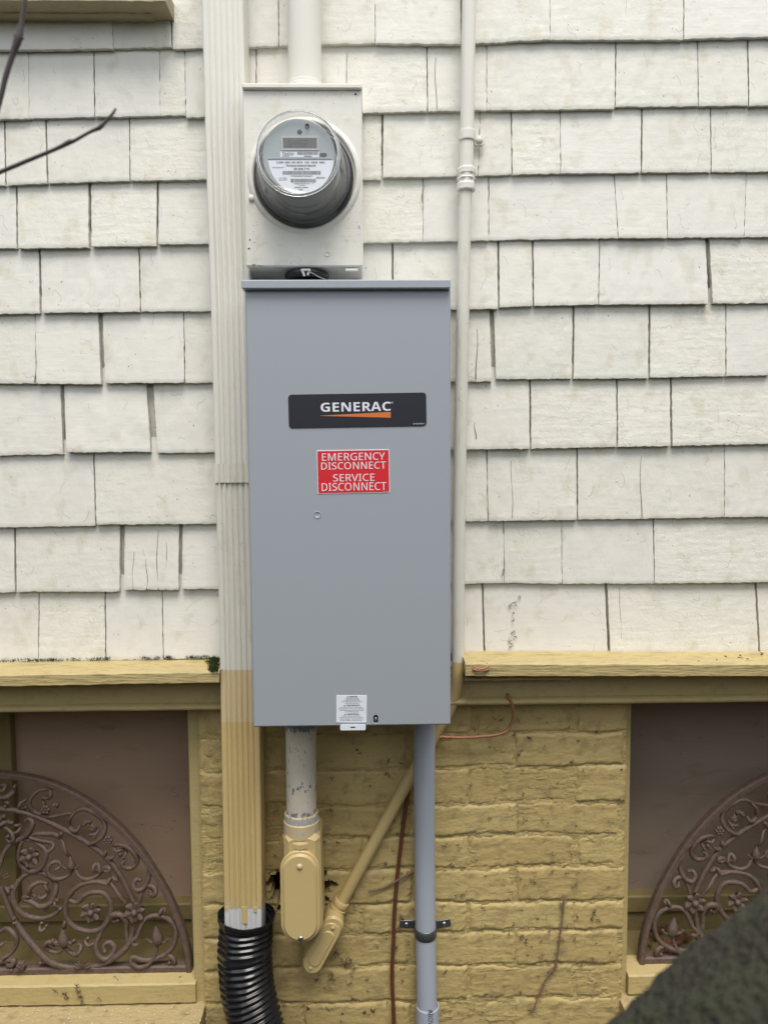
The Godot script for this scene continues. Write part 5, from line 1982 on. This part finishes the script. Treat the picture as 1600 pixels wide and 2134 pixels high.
# ---- plants
func build_plants() -> void:
	# leaning mossy trunk in front of the wall
	var zt := 1.08
	var r := 0.085
	var e0 := at(1290, 2600, zt)
	var e1 := at(1600, 2335, zt)
	var d := (e1 - e0).normalized()
	var t := thing("mossy_trunk", "leaning moss covered tree trunk in front of the basement window", "tree", Vector3(e0.x + 0.14, 0, zt + 0.1))
	var axis := [Vector3(e0.x - 0.44, -0.1, zt + 0.02), Vector3(e0.x - 0.46, 0.38, zt + 0.01), e0 - d * 0.45, e0 - d * 0.3, e0 - d * 0.15, e0, e1, e1 + d * 0.3, e1 + d * 0.7, e1 + d * 1.2 + Vector3(0, 0.25, 0.1)]
	var path := curve(axis, 14)
	var rows := []
	for i in path.size():
		var tn: Vector3 = (path[mini(i + 1, path.size() - 1)] - path[maxi(i - 1, 0)]).normalized()
		var a := tn.cross(Vector3.BACK).normalized()
		var b := tn.cross(a)
		var row := PackedVector3Array()
		var rr := r * lerpf(1.0, 0.75, clampf((i - 112.0) / 30.0, 0, 1)) * lerpf(1.35, 1.0, clampf(i / 26.0, 0, 1))
		for j in 90:
			var g := TAU * j / 90
			var v := a * cos(g) + b * sin(g)
			var p: Vector3 = path[i] + v * rr
			p += v * (fine.get_noise_3dv(p * 14.0) * 0.006 + fine.get_noise_3dv(p * 50.0) * 0.004 + absf(fine.get_noise_3dv(p * 120.0)) * 0.004)
			row.append(p)
		rows.append(row)
	var s := Shape.new()
	s.smooth(true)
	s.sheet(rows, true)
	part("trunk", s, mats.mossy_bark, t)
	# tufts of moss over the bark
	var ms := Shape.new()
	for k in 1800:
		var row: PackedVector3Array = rows[rng.randi_range(16, path.size() - 2)]
		var j := rng.randi_range(0, 89)
		var p := row[j]
		if fine.get_noise_3dv(p * 9.0) < -0.12:
			continue
		var c := Vector3.ZERO
		for q in range(0, 90, 15):
			c += row[q]
		c /= 6.0
		var v := (p - c).normalized()
		var side := v.cross(Vector3(rng.randfn(), rng.randfn(), rng.randfn())).normalized() * rng.randf_range(0.0012, 0.0028)
		p += Vector3(rng.randfn(0, 0.004), rng.randfn(0, 0.004), rng.randfn(0, 0.004))
		ms.tri(p - side, p + side, p + v * rng.randf_range(0.0012, 0.004) + Vector3(rng.randfn(0, 0.003), rng.randfn(0, 0.003), rng.randfn(0, 0.003)))
	var mo := part("moss", ms, mats.trunk_moss, t)
	mo.set_meta("kind", "stuff")
	# bare shrub whose twigs reach into the view
	var zs := 0.80
	var b := thing("bare_shrub", "thin dark leafless twigs reaching in front of the white shingles", "shrub", Vector3(at(-420, 1000, zs).x, 0, zs))
	var s1 := Shape.new()
	var stem := curve([Vector3(at(-420, 1000, zs).x, -0.05, zs), at(-400, 1500, zs), at(-330, 900, zs), at(-300, 480, zs), at(-170, 60, zs), at(-120, -220, zs)], 8)
	var rad := []
	for i in stem.size():
		rad.append(lerpf(0.009, 0.003, float(i) / stem.size()))
	s1.tube(stem, rad, 8)
	part("stem", s1, mats.twig_bark, b)
	for tw in [[[-300, 480, 5], [-150, 420, 4.6], [0, 359, 4.4], [60, 334, 4.2], [118, 310, 4.0], [146, 296, 5.2], [156, 293, 3.6], [190, 274, 3.4], [208, 266, 4.4], [222, 252, 3.2], [236, 236, 2.8], [242, 226, 2.0]],
			[[-300, 480, 6], [-120, 420, 6], [-30, 300, 5.6], [0, 210, 5.4], [12, 162, 5.4], [26, 118, 5.6], [38, 84, 8.0], [42, 70, 7.0], [45, 52, 5.0], [50, 20, 4.4], [54, -10, 4.2], [64, -120, 3.8], [80, -260, 3.0]]]:
		var sh := Shape.new()
		var p := []
		var rr := []
		for q in tw:
			p.append(at(q[0], q[1], zs))
			rr.append(Vector2(q[2], 0))
		var pc := curve(p, 5)
		var rc := curve(rr, 5)
		var radii := []
		for q in rc:
			radii.append(maxf(q.x, 1.2) * 0.7 / FOCAL)
		sh.tube(pc, radii, 8)
		if tw.size() == 13:      # bud on the node
			sh.tube([at(38, 80, zs), at(47, 79, zs), at(51, 80, zs)], [0.0028, 0.0020, 0.0004], 7)
			sh.tube([at(38, 82, zs), at(32, 74, zs), at(31, 69, zs)], [0.0026, 0.0018, 0.0004], 7)
		part("twig", sh, mats.twig_bark, b)

func build_small_things() -> void:
	# moss along the back of the left ledge and at its end
	var s := Shape.new()
	var blade := func(sh: Shape, p: Vector3, hgt: float, spread: float) -> void:
		var d := Vector3(rng.randfn(0, spread), rng.randf_range(0.4, 1.0), absf(rng.randfn(0, spread))).normalized()
		var e := d.cross(Vector3(rng.randfn(), 0.2, rng.randfn())).normalized() * hgt * 0.13
		sh.tri(p - e, p + e, p + d * hgt)
	for k in 900:
		var y := 1372.0 + rng.randf() * 28.0
		var p := at(446 + rng.randfn(0, 5.0), y, 0.02 + (y - 1372.0) / 28.0 * 0.066 + rng.randf_range(-0.004, 0.004))
		blade.call(s, p, rng.randf_range(0.004, 0.010), 0.7)
	var clumps := [[20, 12, 70], [60, 10, 40], [80, 8, 90], [110, 10, 130], [150, 12, 60], [200, 9, 90], [222, 5, 60], [305, 7, 60], [330, 6, 40], [352, 5, 70], [400, 6, 90], [425, 8, 60]]
	for c in clumps:
		for k in c[2]:
			var px: float = c[0] + rng.randfn(0, c[1])
			blade.call(s, at(px, 1379.5 - px * 0.018 + rng.randf_range(-4, 1), 0.017), rng.randf_range(0.002, 0.007), 0.5)
	single("moss", s, mats.moss, "green moss growing along the back of the yellow ledge", "moss", "", "stuff")
	# dried vine stem clinging to the bricks
	var vine := Shape.new()
	var p := []
	for q in [[1174, 1874], [1173, 1900], [1166, 1950], [1162, 1985], [1156, 2012], [1141, 2036], [1127, 2062], [1116, 2090], [1108, 2108]]:
		p.append(at(q[0], q[1], -0.004))
	var pc := curve(p, 4)
	var rr := []
	for i in pc.size():
		rr.append(lerpf(0.0018, 0.0009, float(i) / pc.size()) * (1.0 + 0.3 * sin(i * 2.1)))
	vine.tube(pc, rr, 6)
	for k in 60:
		var o: Vector3 = pc[rng.randi_range(0, pc.size() - 1)]
		vine.tube([o, o + Vector3(rng.randfn(0, 0.005), rng.randfn(0, 0.004), -0.001), o + Vector3(rng.randfn(0, 0.007), rng.randfn(0, 0.006), -0.002)], [0.0008, 0.0006, 0.0003], 4)
	for k in 14:
		var o: Vector3 = pc[0]
		vine.tube([o, o + Vector3(rng.randfn(0, 0.005), rng.randf_range(-0.002, 0.006), 0.001)], [0.0012, 0.0004], 5)
	single("dried_vine", vine, mats.vine_bark, "dead brown vine stem clinging to the yellow bricks", "vine")
	var tw := Shape.new()
	p = []
	for q in [[768, 1858, 0.006], [790, 1853, 0.004], [806, 1847, 0.002], [822, 1838, 0.004], [838, 1829, 0.006], [850, 1822, 0.006], [860, 1818, 0.002]]:
		p.append(at(q[0], q[1], q[2] - 0.004))
	tw.tube(curve(p, 4), 0.0021, 6)
	tw.tube([at(846, 1824, 0.002), at(850, 1815, 0.002)], [0.0016, 0.0006], 5)
	single("broken_twig", tw, mats.vine_bark, "short broken twig stuck to the bricks beside the slanting pipe", "twig")
	# hair-like rootlets left behind by a vine
	var ro := Shape.new()
	var tuft := func(px: float, py: float, z: float, n: int, size: float) -> void:
		var o := at(px, py, z)
		for k in n:
			var a := rng.randf() * TAU
			var l := size * rng.randf_range(0.4, 1.2)
			var m := o + Vector3(rng.randfn(0, size * 0.35), rng.randfn(0, size * 0.35), 0)
			ro.tube([m, m + Vector3(cos(a), sin(a), 0) * l * 0.5 + Vector3(0, 0, 0.001), m + Vector3(cos(a + rng.randfn(0, 0.5)), sin(a + rng.randfn(0, 0.5)), 0) * l], [0.0006, 0.0005, 0.0002], 4, false)
	for q in [[1066, 1345, 7], [1062, 1335, 6], [1067, 1318, 6], [1072, 1328, 4], [1068, 1292, 4], [1067, 1280, 4], [1063, 1262, 5], [1072, 1255, 5], [1082, 1245, 4]]:
		tuft.call(q[0], q[1], 0.0165 - (1359 - q[1]) * 0.00007, q[2], 0.006)
	for k in 120:
		var px := rng.randf_range(920, 1295)
		var py := rng.randf_range(1490, 2130)
		tuft.call(px, py, -0.0065, rng.randi_range(2, 7), rng.randf_range(0.002, 0.006))
	for k in 90:
		tuft.call(rng.randf_range(570, 850), rng.randf_range(1560, 2130), -0.0065, rng.randi_range(2, 8), rng.randf_range(0.003, 0.008))
	for q in [[700, 1990, 10], [715, 2003, 12], [725, 2010, 12], [735, 2020, 8], [690, 2040, 10], [683, 2060, 8]]:
		tuft.call(q[0], q[1], -0.004, q[2], 0.009)
	for q in [[1039, 1500, 6], [1110, 1832, 6], [1095, 1845, 5], [1150, 1800, 8], [1152, 1780, 5], [1180, 1820, 5], [1200, 1845, 6], [1095, 1710, 6]]:
		tuft.call(q[0], q[1], -0.005, q[2], 0.007)
	for q in [[118, 2066, 5], [135, 2072, 9], [140, 2080, 8], [160, 2055, 8], [163, 2066, 10], [168, 2078, 10], [174, 2088, 6], [208, 2082, 4], [242, 2038, 5], [375, 2036, 4], [305, 2104, 4]]:
		tuft.call(q[0], q[1], -0.0175, q[2], 0.006)
	single("vine_rootlets", ro, mats.rootlet, "hair-like dead vine rootlets scattered over bricks and sill", "rootlets", "", "stuff")
	# pale flakes on the footing
	var fl := Shape.new()
	for k in 80:
		var q := at(rng.randf_range(0, 425), rng.randf_range(2100, 2150), 0.1)
		var z := rng.randf_range(-0.01, 0.07)
		var y := at(200, 2094, -0.02).y - 0.0015
		fl.box(Vector3(q.x, y, z), Vector3(rng.randf_range(0.0008, 0.0024), 0.001, rng.randf_range(0.0008, 0.0024)), 0.0, Basis(Vector3.UP, rng.randf() * 3))
	single("paint_flakes", fl, mats.white_flake, "pale paint flakes lying on the rough footing", "flakes", "", "stuff")
	# dead leaves behind the right grille and grit on the right ledge
	var dl := Shape.new()
	for k in 46:
		var x := at(rng.randf_range(1350, 1450), 1990, -0.1).x
		var o := Vector3(x, at(200, 2000, -0.11).y + rng.randf_range(0.006, 0.032), rng.randf_range(-0.15, -0.08))
		var d := Vector3(rng.randfn(), rng.randfn(0, 0.4), rng.randfn()).normalized() * rng.randf_range(0.006, 0.016)
		var e := d.cross(Vector3(rng.randfn(), 1, rng.randfn())).normalized() * d.length() * 0.5
		dl.quad(o - d, o + e, o + d, o - e)
	single("dead_leaves", dl, mats.dead_leaf, "heap of dead brown leaves on the sill behind the iron grille", "leaves", "", "stuff")
	var cr := Shape.new()
	for k in 70:
		var u := rng.randf()
		var o := at(970 + absf(rng.randfn(0, 12)), 1366 + u * 10, 0.025 + u * 0.035)
		var d := Vector3(rng.randfn(), rng.randfn(0, 0.4), rng.randfn()).normalized() * rng.randf_range(0.002, 0.006)
		var e := d.cross(Vector3.UP).normalized() * d.length() * 0.4
		cr.quad(o - d, o + e, o + d, o - e)
	for k in 30:
		var o := at(rng.randf_range(990, 1600), 1370, 0.045)
		o.y = at(1200, 1366, 0.03).y - rng.randf() * 0.0005
		o.z = rng.randf_range(0.02, 0.08)
		var d := Vector3(rng.randfn(), 0.05, rng.randfn()).normalized() * rng.randf_range(0.002, 0.007)
		var e := d.cross(Vector3.UP).normalized() * d.length() * 0.35
		cr.quad(o - d, o + e, o + d, o - e)
	single("leaf_litter", cr, mats.rootlet, "dark crumbs of leaf litter on the ledge beside the copper coil", "litter", "", "stuff")
